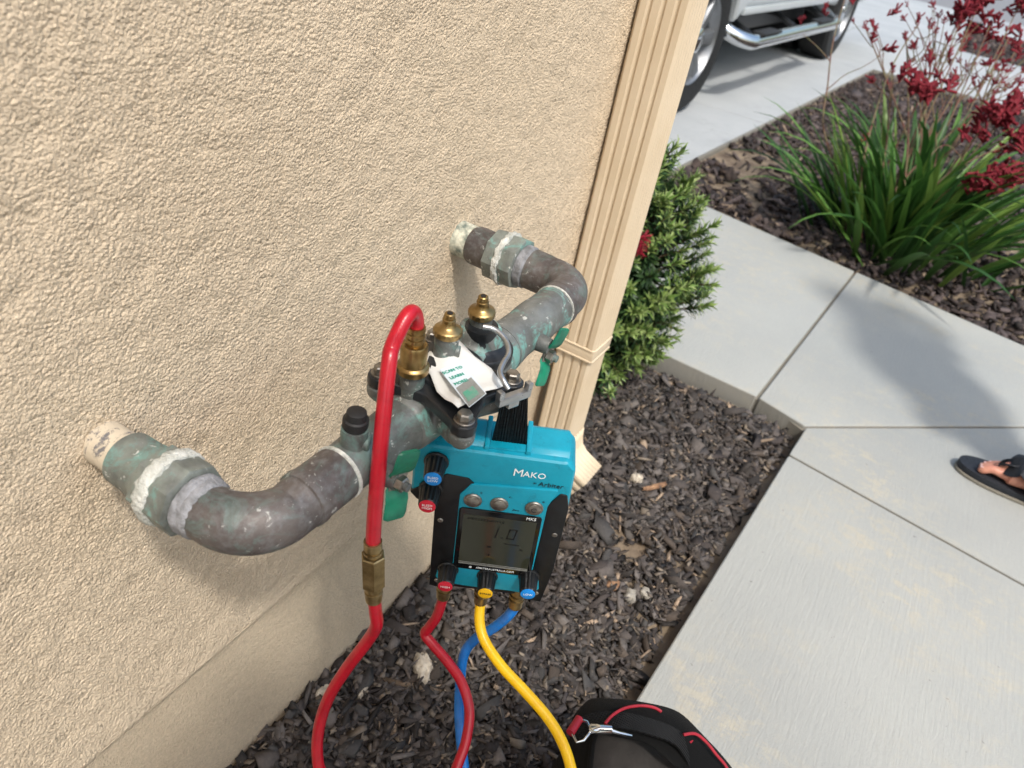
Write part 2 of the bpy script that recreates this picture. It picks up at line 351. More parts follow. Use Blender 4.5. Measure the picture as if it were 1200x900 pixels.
def slab(name, poly, z0, z1, mat, parent, gap=.004, bev=.006):
    c = Vector((sum(p[0] for p in poly)/len(poly), sum(p[1] for p in poly)/len(poly)))
    q = []
    n = len(poly)
    for i in range(n):                                # inset each edge by gap
        a, b, d = Vector(poly[i-1]), Vector(poly[i]), Vector(poly[(i+1) % n])
        e1 = (b-a).normalized(); e2 = (d-b).normalized(); n1 = Vector((-e1.y, e1.x)); n2 = Vector((-e2.y, e2.x))
        bi = (n1+n2).normalized(); q.append(b+bi*(gap/max(.3, bi.dot(n1))))
    return MB().prism(q, z0, z1).build(name, mat, parent, 30, bevel=bev, bseg=3)
walk = MB().prism([(-1.58, -1.68), (2.77, -1.68), (3.17, .75), (3.18, .99), (1.94, .99), (1.90, .10), (1.84, -.03), (-1.48, .13)], -.16, -.012)
walk = walk.build('walkway', 'edge', None, 30); tag(walk, kind='structure')
E1 = (1.855, -.006)
slab('concrete_slab', [(1.893, .135), (3.075, .075), (3.195, .75), (3.205, 1.0), (1.915, 1.0)], -.10, 0, 'walk', walk)
slab('concrete_slab', [E1, (2.357, -.538), (2.87, -1.08), (2.98, -.45), (3.075, .075), (1.893, .135)], -.10, 0, 'walk', walk)
slab('concrete_slab', [E1, (1.702, .0025), (1.626, -.546), (1.55, -1.08), (2.87, -1.08), (2.357, -.538)], -.10, 0, 'walk', walk)
slab('concrete_slab', [(1.55, -1.08), (1.626, -.546), (1.702, .0025), (.10, .082), (.02, -1.08)], -.10, 0, 'walk', walk)
slab('concrete_slab', [(.02, -1.08), (.10, .082), (-1.5, .16), (-1.6, -1.08)], -.10, 0, 'walk', walk)
slab('concrete_slab', [(-1.6, -1.08), (2.87, -1.08), (2.79, -1.7), (-1.6, -1.7)], -.10, 0, 'walk', walk)

drive = MB().prism([(1.6, 1.004), (3.6, 1.004), (7.3, .85), (8.2, .815), (8.2, 7), (1.6, 7)], -.2, -.012).build('driveway', 'edge', None, 30); tag(drive, kind='structure')
for x0, x1, ya, yb in ((1.6, 4.9, 1.004, 1.004-.0), (4.9, 8.2, None, None)):
    def ye(x): return 1.004 if x <= 3.6 else 1.004-(x-3.6)*.0415
    for y0, y1 in ((None, 3.6), (3.6, 7.0)):
        pl = [(x0, y0 or ye(x0))]+([(3.6, 1.004)] if (x0 < 3.6 < x1 and y0 is None) else [])+[(x1, y0 or ye(x1)), (x1, y1), (x0, y1)]
        slab('concrete_slab', pl, -.1, .004, 'drive', drive)
side = MB().prism([(8.2, -14), (11.5, -14), (11.5, 14), (8.2, 14)], -.2, -.014).build('sidewalk', 'edge', None, 30); tag(side, kind='structure')
for k in range(-4, 5): slab('concrete_slab', [(8.2, k*3-1.5), (11.5, k*3-1.5), (11.5, k*3+1.5), (8.2, k*3+1.5)], -.1, 0, 'drive', side)
apron = sheet('driveway_apron', [(11.5, .3), (18.2, .6), (18.2, 8), (11.5, 7)], -.004, 'drive', zb=-.2)
kerb = MB().box((14.6, -14, -.2), (18.2, .25, .0)).build('kerb', 'drive', None, 30, bevel=.02); tag(kerb, kind='structure')
sheet('road', [(18.2, -60), (60, -60), (60, 60), (18.2, 60)], -.12, 'asphalt')

# ---- mulch
def hsoil(x, y):
    return -.05+.035*np.clip((y-.03)/.42, 0, 1)*np.clip((1.75-x)/.5, 0, 1)+.006*np.sin(9*x+4*y)*np.cos(11*y-3*x)
def chips(n, area, size, name, label, bare, soilf, colset, lift=.010, mask=None):
    """irregular bark pieces, 8-cornered, scattered over the soil"""
    (x0, x1, y0, y1) = area
    x = rng.uniform(x0, x1, n*2); y = rng.uniform(y0, y1, n*2); ok = np.ones(n*2, bool)
    if mask is not None: ok &= mask(x, y)
    for bx, by, br, keep in bare:
        d = np.hypot(x-bx, y-by)/br+.35*np.sin(31*x)*np.cos(27*y); ok &= (d > 1) | (rng.random(n*2) < keep)
    idx = np.nonzero(ok)[0][:n]; x = x[idx]; y = y[idx]; m = len(x)
    L = size*np.exp(rng.normal(0, .38, m)); W = L*rng.uniform(.26, .72, m); D = L*rng.uniform(.10, .26, m)
    sl = rng.random(m) < .24; W[sl] *= .35; L[sl] *= 1.35; D[sl] *= .6
    base = np.array([(-.5,-.5,-.5),(.5,-.5,-.5),(.5,.5,-.5),(-.5,.5,-.5),(-.5,-.5,.5),(.5,-.5,.5),(.5,.5,.5),(-.5,.5,.5)])
    v = base[None]*np.ones((m, 1, 1)); v = v+rng.uniform(-.27, .27, (m, 8, 3))*np.array([1, 1, .7]); v *= np.stack([L, W, D], 1)[:, None, :]
    ax = rng.normal(0, .55, m); ay = rng.normal(0, .45, m); az = rng.uniform(0, 6.283, m)
    ca, sa = np.cos(ax), np.sin(ax); cb, sb = np.cos(ay), np.sin(ay); cc, s_ = np.cos(az), np.sin(az); I = np.zeros(m); O = np.ones(m)
    Rx = np.stack([O,I,I, I,ca,-sa, I,sa,ca], 1).reshape(m,3,3); Ry = np.stack([cb,I,sb, I,O,I, -sb,I,cb], 1).reshape(m,3,3); Rz = np.stack([cc,-s_,I, s_,cc,I, I,I,O], 1).reshape(m,3,3)
    v = np.einsum('mij,mkj->mki', Rz@Ry@Rx, v)
    z = soilf(x, y)+rng.uniform(.001, lift, m)
    v += np.stack([x, y, z], 1)[:, None, :]
    fc = np.array([(0,3,2,1),(4,5,6,7),(0,1,5,4),(1,2,6,5),(2,3,7,6),(3,0,4,7)])
    f = (fc[None]+8*np.arange(m)[:, None, None]).reshape(-1, 4)
    cs = np.array([lin(c)[:3] for c in colset]); pick = rng.integers(0, len(cs), m); c = cs[pick]*rng.uniform(.7, 1.3, (m, 1))
    tan = (rng.random(m) < .005) | (sl & (rng.random(m) < .13)); c[tan] = np.array(lin('#a08c78')[:3])*rng.uniform(.7, 1.25, (tan.sum(), 1))
    col = np.repeat(c, 8, axis=0)
    o = npmesh(name, v.reshape(-1, 3), f, 'chip', None, 0, col); return tag(o, label, 'bark mulch', kind='stuff')
def soil_grid(name, x0, x1, y0, y1, d, hf, mat):
    nx = int((x1-x0)/d)+1; ny = int((y1-y0)/d)+1; X, Y = np.meshgrid(np.linspace(x0, x1, nx), np.linspace(y0, y1, ny)); Z = hf(X, Y)
    i = np.arange(nx*ny).reshape(ny, nx); f = np.stack([i[:-1, :-1], i[:-1, 1:], i[1:, 1:], i[1:, :-1]], -1).reshape(-1, 4)
    o = npmesh(name, np.stack([X, Y, Z], -1).reshape(-1, 3), f, mat, None, 180); return tag(o, kind='structure')
soil_grid('planting_soil', -2.5, 1.88, .0, 1.02, .02, hsoil, 'soil')
BARK = ['#4a4441', '#56504d', '#403a38', '#605a57', '#393533', '#4f463f', '#68625e', '#474544']
def nearmask(x, y):
    edge = np.where(x < 1.852, .005-(x-1.852)*.0499, .5); inx = x < 1.862
    return (y > edge+.012) & inx & ((y < .468) | ((x > 1.265) & (y < 1.0)))
bare_near = [(*PZ(px_, py_, -.03).xy, br_, kp_) for px_, py_, br_, kp_ in ((728, 640, .050, .10), (748, 650, .040, .2), (790, 660, .045, .25), (735, 690, .035, .35), (752, 725, .035, .25), (725, 745, .030, .3), (700, 780, .025, .4), (335, 840, .04, .4))]
chips(24000, (.22, 1.86, .01, 1.0), .0180, 'bark_mulch', 'dark grey bark mulch covering the bed between stucco wall and walkway', bare_near, lambda x, y: hsoil(x, y), BARK, .016, nearmask)
chips(6500, (.22, 1.86, .01, 1.0), .0085, 'bark_fines', 'fine bark fibres and dust sprinkled between the larger bark chips by the wall', [(b_[0], b_[1], b_[2]*.8, .35) for b_ in bare_near], lambda x, y: hsoil(x, y)+.008, ['#5f5650', '#4f4843', '#746a60', '#454040', '#82776a'], .016, nearmask)
chips(1500, (-1.2, .22, .05, .46), .026, 'bark_mulch', 'dark bark mulch along the wall behind the hose end', [], lambda x, y: hsoil(x, y), BARK, .015, nearmask)
def hfar(x, y): return -.035+.02*np.sin(2.1*x+1.3*y)*np.cos(1.7*y)+.006*np.sin(9*x)*np.cos(8*y)+0*x
soil_grid('planting_soil', 2.78, 8.22, -6, 1.01, .06, lambda x, y: hfar(x, y), 'soil')
def farmask(x, y):
    fe = 3.1+(y-.075)*.19; de = np.where(x < 3.6, 1.0, 1.004-(x-3.6)*.0415)
    return (x > fe+.02) & (y < de-.01) & (x < 8.19)
BARK2 = ['#4a4140', '#554a48', '#3f3736', '#5d5352', '#35302f', '#4c403a']
chips(30000, (2.85, 8.2, -2.2, 1.0), .030, 'bark_mulch', 'dark brown bark mulch around the red flowering plant beside the driveway', [(4.15, .74, .30, .12), (3.62, .72, .16, .3), (4.15, -.62, .3, .2)], hfar, BARK2, .018, farmask)
soil_grid('parkway_soil', 11.5, 14.6, -12, .26, .2, lambda x, y: -.03+.02*np.sin(3*x+2*y), 'dark_soil')
chips(9000, (11.55, 14.5, -3, .25), .05, 'bark_mulch', 'dark strip of bark mulch between sidewalk and kerb', [], lambda x, y: -.03+.02*np.sin(3*x+2*y), BARK2, .03)

# ---- house with the stucco wall
XC = 1.262; YW = .462; ZL = .282
house = empty('stucco_house', (-.6, .9, 0), 'beige stucco house wall with pipes coming out of it', 'house')
def stucco_wall():
    d = .00112; x0, x1, z0, z1 = .05, XC, ZL, 1.03
    nx = int((x1-x0)/d); nz = int((z1-z0)/d)
    a = fftnoise(nz, nx, d, .0020, .0048, 3); b = fftnoise(nz, nx, d, .0040, .010, 4); c = fftnoise(nz, nx, d, .03, .12, 5)
    h = np.tanh(a*.95+.35)*.00042+np.tanh(b)*.00026+c*.0003
    h = np.where(h > 0, h, h*1.25)
    X, Z = np.meshgrid(np.linspace(x0, x1, nx), np.linspace(z0, z1, nz)); Y = YW-h
    e = np.clip((Z-z0)/.006, 0, 1); Y = Y+(1-e)*.004*(1-e)
    i = np.arange(nx*nz).reshape(nz, nx); f = np.stack([i[:-1, :-1], i[:-1, 1:], i[1:, 1:], i[1:, :-1]], -1).reshape(-1, 4)
    v = np.stack([X, Y, Z], -1).reshape(-1, 3)-np.array([-.6, .9, 0])
    return npmesh('stucco_wall', v, f, 'stucco', house, 180)
stucco_wall()
mb = MB()
mb.box((.05, YW+.006, ZL+.002), (XC-.002, 5, 2.75)); mb.box((-3, YW, ZL), (.05, 5, 2.75)); mb.box((.05, YW, 1.03), (XC, YW+.006, 2.75))
mb.box((.05, YW+.001, ZL+.0005), (XC, YW+.006, ZL+.002))
mb.build('wall_core', 'stucco', house, 0)
MB().box((-3, YW+.013, -.25), (XC-.006, 5, ZL-.0004)).build('foundation', 'found', house, 0)
rf = MB().box((-3.3, YW-.28, 2.76), (XC+.28, 5.3, 2.9)).build('roof', 'roof', house, 30, bevel=.01)
MB().box((-3.3, YW-.40, 2.72), (XC+.40, YW-.283, 2.84)).build('gutter', 'gutter', rf, 30, bevel=.01)

# ---- downspout
DX0, DX1, DY0, DY1 = 1.158, 1.240, .378, .4572
ds = empty('downspout', (1.2, .41, 0), 'beige ribbed metal downspout at the corner of the stucco wall', 'downspout')
def ds_profile(inset=0., ribs=True):
    pts = []
    def side(a, b, nrm, n, depth, lo=.16, hi=.84):
        a = Vector(a); b = Vector(b); nrm = Vector(nrm)
        pts.append(a.lerp(b, .06))
        for k in range(n):
            t = lo+(hi-lo)*(k+.0)/(n-1) if n > 1 else .5; wd = .055
            if ribs:
                for q, dd in ((-wd, 0), (-wd*.35, 1), (wd*.35, 1), (wd, 0)): pts.append(a.lerp(b, t+q)-nrm*depth*dd)
        pts.append(a.lerp(b, .94))
    x0, x1, y0, y1 = DX0+inset, DX1-inset, DY0+inset, DY1-inset
    side((x0, y1), (x0, y0), (-1, 0), 3, .0035, .24, .76)
    side((x0, y0), (x1, y0), (0, -1), 6, .0026, .14, .86)
    side((x1, y0), (x1, y1), (1, 0), 4, .0035, .2, .8)
    side((x1, y1), (x0, y1), (0, 1), 6, .0018, .14, .86)
    return [(p.x, p.y) for p in pts]
pf = ds_profile()
MB().prism(pf, .345, 2.76).build('downspout_pipe', 'gutter', ds, 28)
pf2 = ds_profile(.0032)
MB().prism(pf2, .14, .349).build('lower_pipe', 'gutter', ds, 28)
# crimped bands
def ring(z, h, out, name='crimp_band'):
    n = 24; mb = MB(); prof = []
    for k, (dz, o_) in enumerate(((0, -.001), (h*.25, out), (h*.75, out), (h, -.001))):
        x0, x1, y0, y1 = DX0-o_, DX1+o_, DY0-o_, DY1+o_; c = .005
        prof.append([(x0, y0+c), (x0+c, y0), (x1-c, y0), (x1, y0+c), (x1, y1-c), (x1-c, y1), (x0+c, y1), (x0, y1-c), ])
    v = []; f = []
    for k, dz in enumerate((0, h*.25, h*.75, h)): v += [(p[0], p[1], z+dz) for p in prof[k]]
    for k in range(3):
        for i in range(8): f.append((k*8+i, k*8+(i+1) % 8, (k+1)*8+(i+1) % 8, (k+1)*8+i))
    return mb.add(v, f).build(name, 'gutter', ds, 30)
ring(.347, .005, .0018); ring(.370, .005, .0018)
MB().box((DX0-.0004, DY0-.0004, .35), (DX1+.0004, DY1+.0004, .372)).build('coupling', 'gutter', ds, 30, bevel=.003)
# kick-out elbow: sections swept out from the wall
def kick():
    secs = [(.0, .148, 0), (.004, .115, 20), (.016, .085, 40), (.036, .066, 58), (.080, .045, 62)]
    base = ds_profile(.0012); cx = (DX0+DX1)/2; cy = (DY0+DY1)/2; v = []; f = []; n = len(base)
    for dy, z, a in secs:
        ca, sa = math.cos(R(a)), math.sin(R(a))
        for px, py in base:
            q = py-cy; v.append((px, cy-dy+q*ca-0*sa, z-q*sa))
    for k in range(len(secs)-1):
        for i in range(n): f.append((k*n+i, k*n+(i+1) % n, (k+1)*n+(i+1) % n, (k+1)*n+i))
    return MB().add(v, f).build('kickout_elbow', 'gutter', ds, 28)
ke = kick(); md = ke.modifiers.new('t', 'SOLIDIFY'); md.thickness = .0012; md.offset = -1

# ------------------------------------------------------------------ backflow assembly
bf = empty('backflow_preventer', (.52, .30, .60), 'weathered bronze backflow valve with two elbows running along the stucco wall', 'valve')
def AX(x): k = (x-.273)/.495; return Vector((x, .302-.010*k, .661+.028*k))
def along(prof, name, mat, seg=32, parent=bf, smooth=40, hexa=False):
    o = AX(prof[0][0]); d = (AX(.7)-AX(.3)).normalized()
    return MB().lathe([(x-prof[0][0], r) for x, r in prof], o, d, seg).build(name, mat, parent, smooth)
def outw(x, prof, name, mat, seg=32, smooth=40, flat=0, parent=bf, bevel=0, ro=0):     # lathe along -y at the x of a stub; prof: (y, r)
    z = AX(x).z; y0 = prof[0][0]
    return MB().lathe([(y0-y, r) for y, r in prof], (x, y0, z), (0, -1, 0), seg, flat=flat).rough(ro, (x, y0, z), (0, -1, 0)).build(name, mat, parent, smooth, bevel=bevel)
XL, XR = .273, .768
# left stub
outw(XL, [(.47, 0.0193), (.452, 0.0185), (.440, 0.0187), (.428, 0.0185)], 'wall_stub', 'stubpaint')
u1 = outw(XL, [(.436, 0.0206), (.434, 0.0225), (.418, 0.0228), (.405, 0.0241), (.398, 0.0267), (.392, 0.0288), (.388, 0.0288)], 'union_shoulder', 'bronze_teal')
outw(XL, [(.400, 0.0258), (.3995, 0.0297), (.388, 0.0297), (.3875, 0.0258)], 'union_tailpiece', 'bronze_teal', 6, 20, bevel=.0015)
outw(XL, [(.3925, 0.0267), (.3905, 0.0305), (.386, 0.0315), (.382, 0.0311), (.3795, 0.0301), (.378, 0.0267)], 'sealant_band', 'sealant', 48, ro=.035)
outw(XL, [(.3825, 0.0258), (.382, 0.0303), (.362, 0.0303), (.3602, 0.0258)], 'union_nut', 'bronze_teal', 8, 20, bevel=.0018)
outw(XL, [(.361, 0.0232), (.359, 0.0248), (.355, 0.0248), (.352, 0.0234), (.350, 0.0243), (.3465, 0.0237), (.344, 0.0224)], 'thread_collar', 'lavender', 48, ro=.02)
# right stub
outw(XR, [(.47, .0228), (.452, .0222), (.435, .0222)], 'wall_stub', 'stubwhite')
outw(XR, [(.441, .0225), (.438, .0240), (.432, .0245), (.413, .0245), (.409, .0262)], 'union_shoulder', 'bronze_brown')
outw(XR, [(.411, .026), (.4095, .0325), (.3935, .0325), (.392, .026)], 'union_tailpiece', 'bronze_teal', 8, 20, bevel=.0016)
outw(XR, [(.3955, .0295), (.394, .0332), (.391, .0340), (.3875, .0335), (.386, .0295)], 'sealant_band', 'sealant', 48, ro=.035)
outw(XR, [(.3882, .028), (.3878, .0325), (.3695, .0325), (.3685, .026)], 'union_nut', 'bronze_teal', 8, 20, bevel=.0016)
outw(XR, [(.3695, .0245), (.368, .0262), (.359, .0262), (.357, .0240), (.354, .0240)], 'thread_collar', 'lavender')
def elbow(xa, sgn, r, rr, name, mat):
    z = AX(xa).z; yb = AX(xa).y; c = Vector((xa+sgn*rr, yb+rr, z)); pts = [Vector((xa, yb+rr+.026, z)), Vector((xa, yb+rr+.010, z))]; rad = [r*1.03, r*1.03]
    for k in range(13):
        a = math.pi*k/24
        pts.append(c+Vector((-sgn*rr*math.cos(a), -rr*math.sin(a), 0))); rad.append(r*(1+.06*math.sin(2*a)))
    e = AX(xa+sgn*(rr+.010)); pts += [e, AX(xa+sgn*(rr+.016))]; rad += [r*1.03, r*1.03]
    return MB().tube(pts, rad, 32).build(name, mat, bf, 40)
elbow(XL, 1, .0222, .040, 'elbow', 'bronze_brown'); elbow(XR, -1, .0240, .038, 'elbow', 'bronze_brown')
along([(.322, .0218), (.3235, .0242), (.330, .0245), (.334, .0234), (.360, .0234), (.3635, .0230)], 'elbow_socket', 'bronze_brown')
along([(.3625, .0225), (.3635, .0244), (.3660, .0242), (.3668, .0225)], 'sealant_band', 'sealant')
along([(.364, .0220), (.366, .0224), (.382, .0226), (.392, .0238), (.412, .0238), (.420, .0228), (.432, .0230), (.442, .0262), (.4445, .0262)], 'shutoff_valve', 'bronze')
along([(.600, .027), (.606, .0262), (.625, .0240), (.648, .0240), (.660, .0250), (.676, .0250), (.690, .0240), (.700, .0243), (.712, .0243), (.716, .0235)], 'shutoff_valve', 'bronze_body')
along([(.7135, .0235), (.7145, .0258), (.722, .0262), (.7245, .0245)], 'elbow_socket', 'bronze_brown')
along([(.7125, .0238), (.713, .0254), (.7145, .0254), (.715, .0235)], 'sealant_band', 'sealant')
# the valve body under the cover
bd = MB()
bd.lathe([(0, .0265), (.006, .0285), (.020, .0295), (.10, .0300), (.135, .030), (.15, .028), (.165, .026)], AX(.440), AX(.7)-AX(.3), 32)
c0 = Vector((.497, .290, .655))
bd.lathe([(0, .024), (.012, .034), (.030, .041), (.043, .044)], c0, (0, 0, 1), 28)
for _p in ((447, 432), (545, 487), (601, 440)): _q = PZ(*_p, .714); bd.tube([Vector((.497, .290, .672)), Vector((_q.x, _q.y, .688)).lerp(Vector((.497, .290, .68)), .12)], [.024, .0130], 14); bd.lathe([(0, .006), (.007, .0115), (.018, .0122)], (_q.x, _q.y, .681), (0, 0, 1), 14)
bd.lathe([(0, .020), (.02, .026), (.04, .020)], (.566, .302, .680), (0, 0, 1), 20)
bod = remesh(bd, 'valve_body', 'bronze_body', bf, .0022, 10)
# black cover with four lugs
def cover():
    cs = [tuple(PZ(*p, .714).xy) for p in ((447, 432), (545, 487), (601, 440))]; cs.append((cs[0][0]+cs[2][0]-cs[1][0], cs[0][1]+cs[2][1]-cs[1][1])); o = (Vector(cs[0])+Vector(cs[2]))/2; pl = []
    for i, p in enumerate(cs):
        p = Vector(p); d = (p-o).normalized(); a0 = math.atan2(d.y, d.x)
        for k in range(7): a = a0+R(-105+35*k); pl.append((p.x+.0118*math.cos(a), p.y+.0118*math.sin(a)))
        q = Vector(cs[(i+1) % 4]); m = (p+q)/2; dm = (m-o).normalized(); pl.append(tuple(o+dm*((m-o).length-.004)))
    mb = MB().prism(pl, .698, .709); return mb.build('cover_plate', 'blackpaint', bf, 35, bevel=.0025, bseg=3), cs
cvr, cs = cover()
MB().lathe([(0, .036), (.004, .035), (.008, .028), (.009, .014)], (.498, .295, .708), (0, 0, 1), 28).build('cover_dome', 'blackpaint', bf)
MB().lathe([(0, .034), (.010, .034), (.0125, .032), (.014, .024), (.017, .0195), (.024, .0170), (.034, .0160)], (.563, .299, .689), (-.05, 0, 1), 32).build('rear_bonnet', 'blackpaint', bf)
for p in cs:
    MB().lathe([(0, .0090), (.0012, .0090), (.0016, .0084)], (p[0], p[1], .709), (0, 0, 1), 20).build('washer', 'steel', bf, 30)
    MB().lathe([(0, .0066), (.0055, .0066), (.0066, .0056)], (p[0], p[1], .711), (0, 0, 1), 6).build('bolt', 'steel', bf, 20)
# test cocks
def cock(base, top, name='test_cock', mat='bronze', boss=True, h=None):
    b = Vector(base); d = (Vector(top)-b).normalized(); L = h or .028
    mb = MB().lathe([(0, .0128), (.004, .0118), (.007, .0108), (L*.6, .0105), (L*.7, .0112), (L, .0112)], b, d, 24)
    o = mb.build(name, mat, bf)
    if boss:
        q = b+d*(L*.45); ax = Vector((.45, -.89, 0)); MB().lathe([(.004, .0062), (.0125, .0062), (.0135, .0052)], q, ax, 14).build('slot_screw', mat, o, 30)
        MB().lathe([(0, .0130), (.003, .0130), (.0045, .012)], b+d*.001, d, 18).build('thread_tape', 'sealant', o)
    return o, b, d, L
def adapter(b, d, L, knurl=True):
    q = b+d*L; seg = 40
    mb = MB(); prof = [(h_*.76, r_*.83) for h_, r_ in [(0, .0150), (.0012, .0160), (.0075, .0160), (.0085, .0150), (.0095, .0138), (.0112, .0098), (.0135, .0078), (.0170, .0068), (.0175, .0072), (.0215, .0072), (.0222, .0060), (.0232, .0058), (.0242, .0064), (.0285, .0058), (.0295, .0045)]]
    q_ = Vector(d).to_track_quat('Z', 'Y'); mb.lathe(prof, q, d, seg)
    if knurl:
        for k in range(seg): 
            if k % 2 == 0:
                for j in (2,):
                    for i in (1, 2): v = mb.v[i*seg+k]; c = q+d*((v-q).dot(d)); mb.v[i*seg+k] = c+(v-c)*.955
    a = mb.build('test_adapter', 'brass', bf, 35)
    MB().lathe([(0, .0027), (.0006, .0027)], q+d*.0222, d, 12).build('bore', 'rubber', a)
    return a
b0 = PY(402, 533, .300); t0 = PY(404, 488, .300)
ck, b_, d_, L_ = cock((.3795, .300, .679), (.3795, .298, .73), 'test_cock', 'bronze', True, .026)
MB().lathe([(0, .0095), (.003, .0105), (.009, .0105), (.010, .0088), (.016, .0080), (.017, .006)], b_+d_*L_, d_, 20).build('dust_cap', 'rubber', bf)
b1 = PY(481, 470, .300); t1 = PY(488, 378, .300)
ck, B1, D1, L1 = cock(b1-Vector((0, 0, .008)), t1, 'test_cock', 'bronze', True, .042)
q = B1+D1*L1
ad1 = MB().lathe([(h_*.77, r_*.90) for h_, r_ in [(0, .0135), (.001, .0155), (.008, .0158), (.010, .0145), (.011, .0130), (.034, .0130), (.037, .0115), (.0372, .0080), (.041, .0080), (.0415, .0095), (.045, .0088), (.0455, .0078), (.048, .0078), (.0485, .0095), (.052, .0088), (.0525, .0078), (.055, .0078), (.0555, .0095), (.060, .0086)]], q, D1, 30).build('hose_adapter', 'brass', bf, 35)
HT = q+D1*.0465
b2 = PY(520, 424, .300); t2 = PY(527, 370, .300)
ck, b_, d_, L_ = cock(b2, t2, h=.0300); adapter(b_, d_, L_)
b3 = PY(561, 402, .303); t3 = PY(567, 342, .303)
ck, b_, d_, L_ = cock(b3-Vector((0, 0, .002)), t3, h=.036); adapter(b_, d_, L_)
# green tee handles of the two shut-off valves
def handle(x, tilt, s=1.0, yo=.262, turn=-35, dz=0):
    c = AX(x); st = Vector((x, yo, c.z-.002+dz))
    hd = MB()
    hd.lathe([(0, .011), (c.y-yo-.012, .0095), (c.y-yo-.004, .0085)], (x, c.y-.006, c.z-.002), (0, -1, 0), 18)
    hd.build('valve_stem', 'bronze', bf)
    M_ = Matrix.Translation(st) @ Matrix.Rotation(R(turn), 4, 'Z') @ Matrix.Rotation(R(tilt), 4, 'Y')
    pr = []                                           # profile of one wing in xz, bent out in y
    parts = MB()
    for sg in (1, -1):
        ws = [(.004, .0085, 0), (.009, .0105, -.0005), (.013, .0116, -.0040), (.018, .0120, -.0065), (.034, .0120, -.0085), (.0385, .0112, -.0085), (.0400, .0088, -.0082)]
        v = []; f = []
        for k, (zz, hw, yy) in enumerate(ws):
            for a, b in ((-1, 0), (-.8, -.0016), (.8, -.0016), (1, 0), (.8, .0016), (-.8, .0016)):
                v.append(M_ @ Vector((a*hw*s, yy*s+b, sg*zz*s)))
        for k in range(len(ws)-1):
            for i in range(6): f.append((k*6+i, k*6+(i+1) % 6, (k+1)*6+(i+1) % 6, (k+1)*6+i))
        f.append(tuple(range(6))); f.append(tuple((len(ws)-1)*6+i for i in range(6)))
        parts.add(v, f)
    h_ = parts.build('tee_handle', 'green', bf, 35)
    pl = MB(); pl.box((-.0085*s, -.0022, -.011*s), (.0085*s, .0012, .011*s), M_); pl.build('handle_plate', 'steel', h_, 30, bevel=.0008)
    MB().lathe([(0, .0072), (.006, .0072), (.007, .006)], M_ @ Vector((0, -.002, 0)), (0, -1, 0), 6).build('nut', 'steel', h_, 20)
    MB().lathe([(0, .0042), (.010, .0040), (.0105, .003)], M_ @ Vector((0, -.003, 0)), (0, -1, 0), 12).build('stem_end', 'bronze', h_, 30)
handle(.389, 6, .90, .260, -24); handle(.643, 20, .85, .260, -10, -.010)

# ---- paper tag on the cover
tg = empty('paper_tag', (.49, .27, .718), 'crumpled white paper tag with green print lying on the black valve cover', 'tag')
def papertag():
    pts = [(496, 423), (503, 413), (516, 409), (528, 408), (537, 404), (556, 421), (575, 436), (591, 450), (583, 455), (569, 462), (552, 471), (536, 483), (529, 478), (521, 470), (512, 458), (504, 443), (499, 432)]
    pl = [PZ(px, py, .716) for px, py in pts]; c = sum(pl, Vector())/len(pl); v = [c]; f = []; rings = 6; n = len(pl)
    for r_ in range(1, rings+1):
        for i, p in enumerate(pl): v.append(c+(p-c)*(r_/rings))
    for i in range(n): f.append((0, 1+i, 1+(i+1) % n))
    for r_ in range(rings-1):
        for i in range(n): a = 1+r_*n+i; b = 1+r_*n+(i+1) % n; f.append((a, b, b+n, a+n))
    for p in v:
        d = (p-c).length; p.z = .7185+.0016*math.sin(190*p.x+70*p.y)+.0012*math.cos(260*p.y-90*p.x)+.0022*math.sin(60*p.x)*math.cos(80*p.y)+.0
    o = MB().add(v, f).build('paper_sheet', 'paper', tg, 180); m_ = o.modifiers.new('s', 'SOLIDIFY'); m_.thickness = .0004
    return o
papertag()
ZT = .7248
def tagquad(ps, mat, name, par, dz=0):
    v = [PZ(px, py, ZT+dz) for px, py in ps]; v2 = [p-Vector((0, 0, .0006)) for p in v]; n = len(v)
    return MB().add(v+v2, [tuple(range(n)), tuple(range(n, 2*n))[::-1]]+[(i, (i+1) % n, n+(i+1) % n, n+i) for i in range(n)]).build(name, mat, par, 0)
ts = tagquad([(515, 433), (541, 423), (570, 461), (550, 477)], 'tagstrip', 'printed_strip', tg)
tagquad([(534.5, 454.5), (552, 442), (569, 461), (550, 476)], 'taggrey', 'worn_patch', tg, .0004)
tagquad([(542, 460), (554, 452), (562, 461), (549, 470)], 'tagsmudge', 'green_smudge', tg, .0008)
tx = (PZ(545, 434, ZT)-PZ(525, 441, ZT)).normalized(); ty = Vector((0, 0, 1)).cross(tx)
for s_, px, py in (('SCAN TO', 530.5, 433.5), ('LEARN', 535.5, 440.5), ('MORE!', 540.5, 447.5)):
    text('lettering', s_, .0050, frame(PZ(px, py, ZT+.0008), tx, ty, (0, 0, 1)), 'tagteal', tg, .0002)

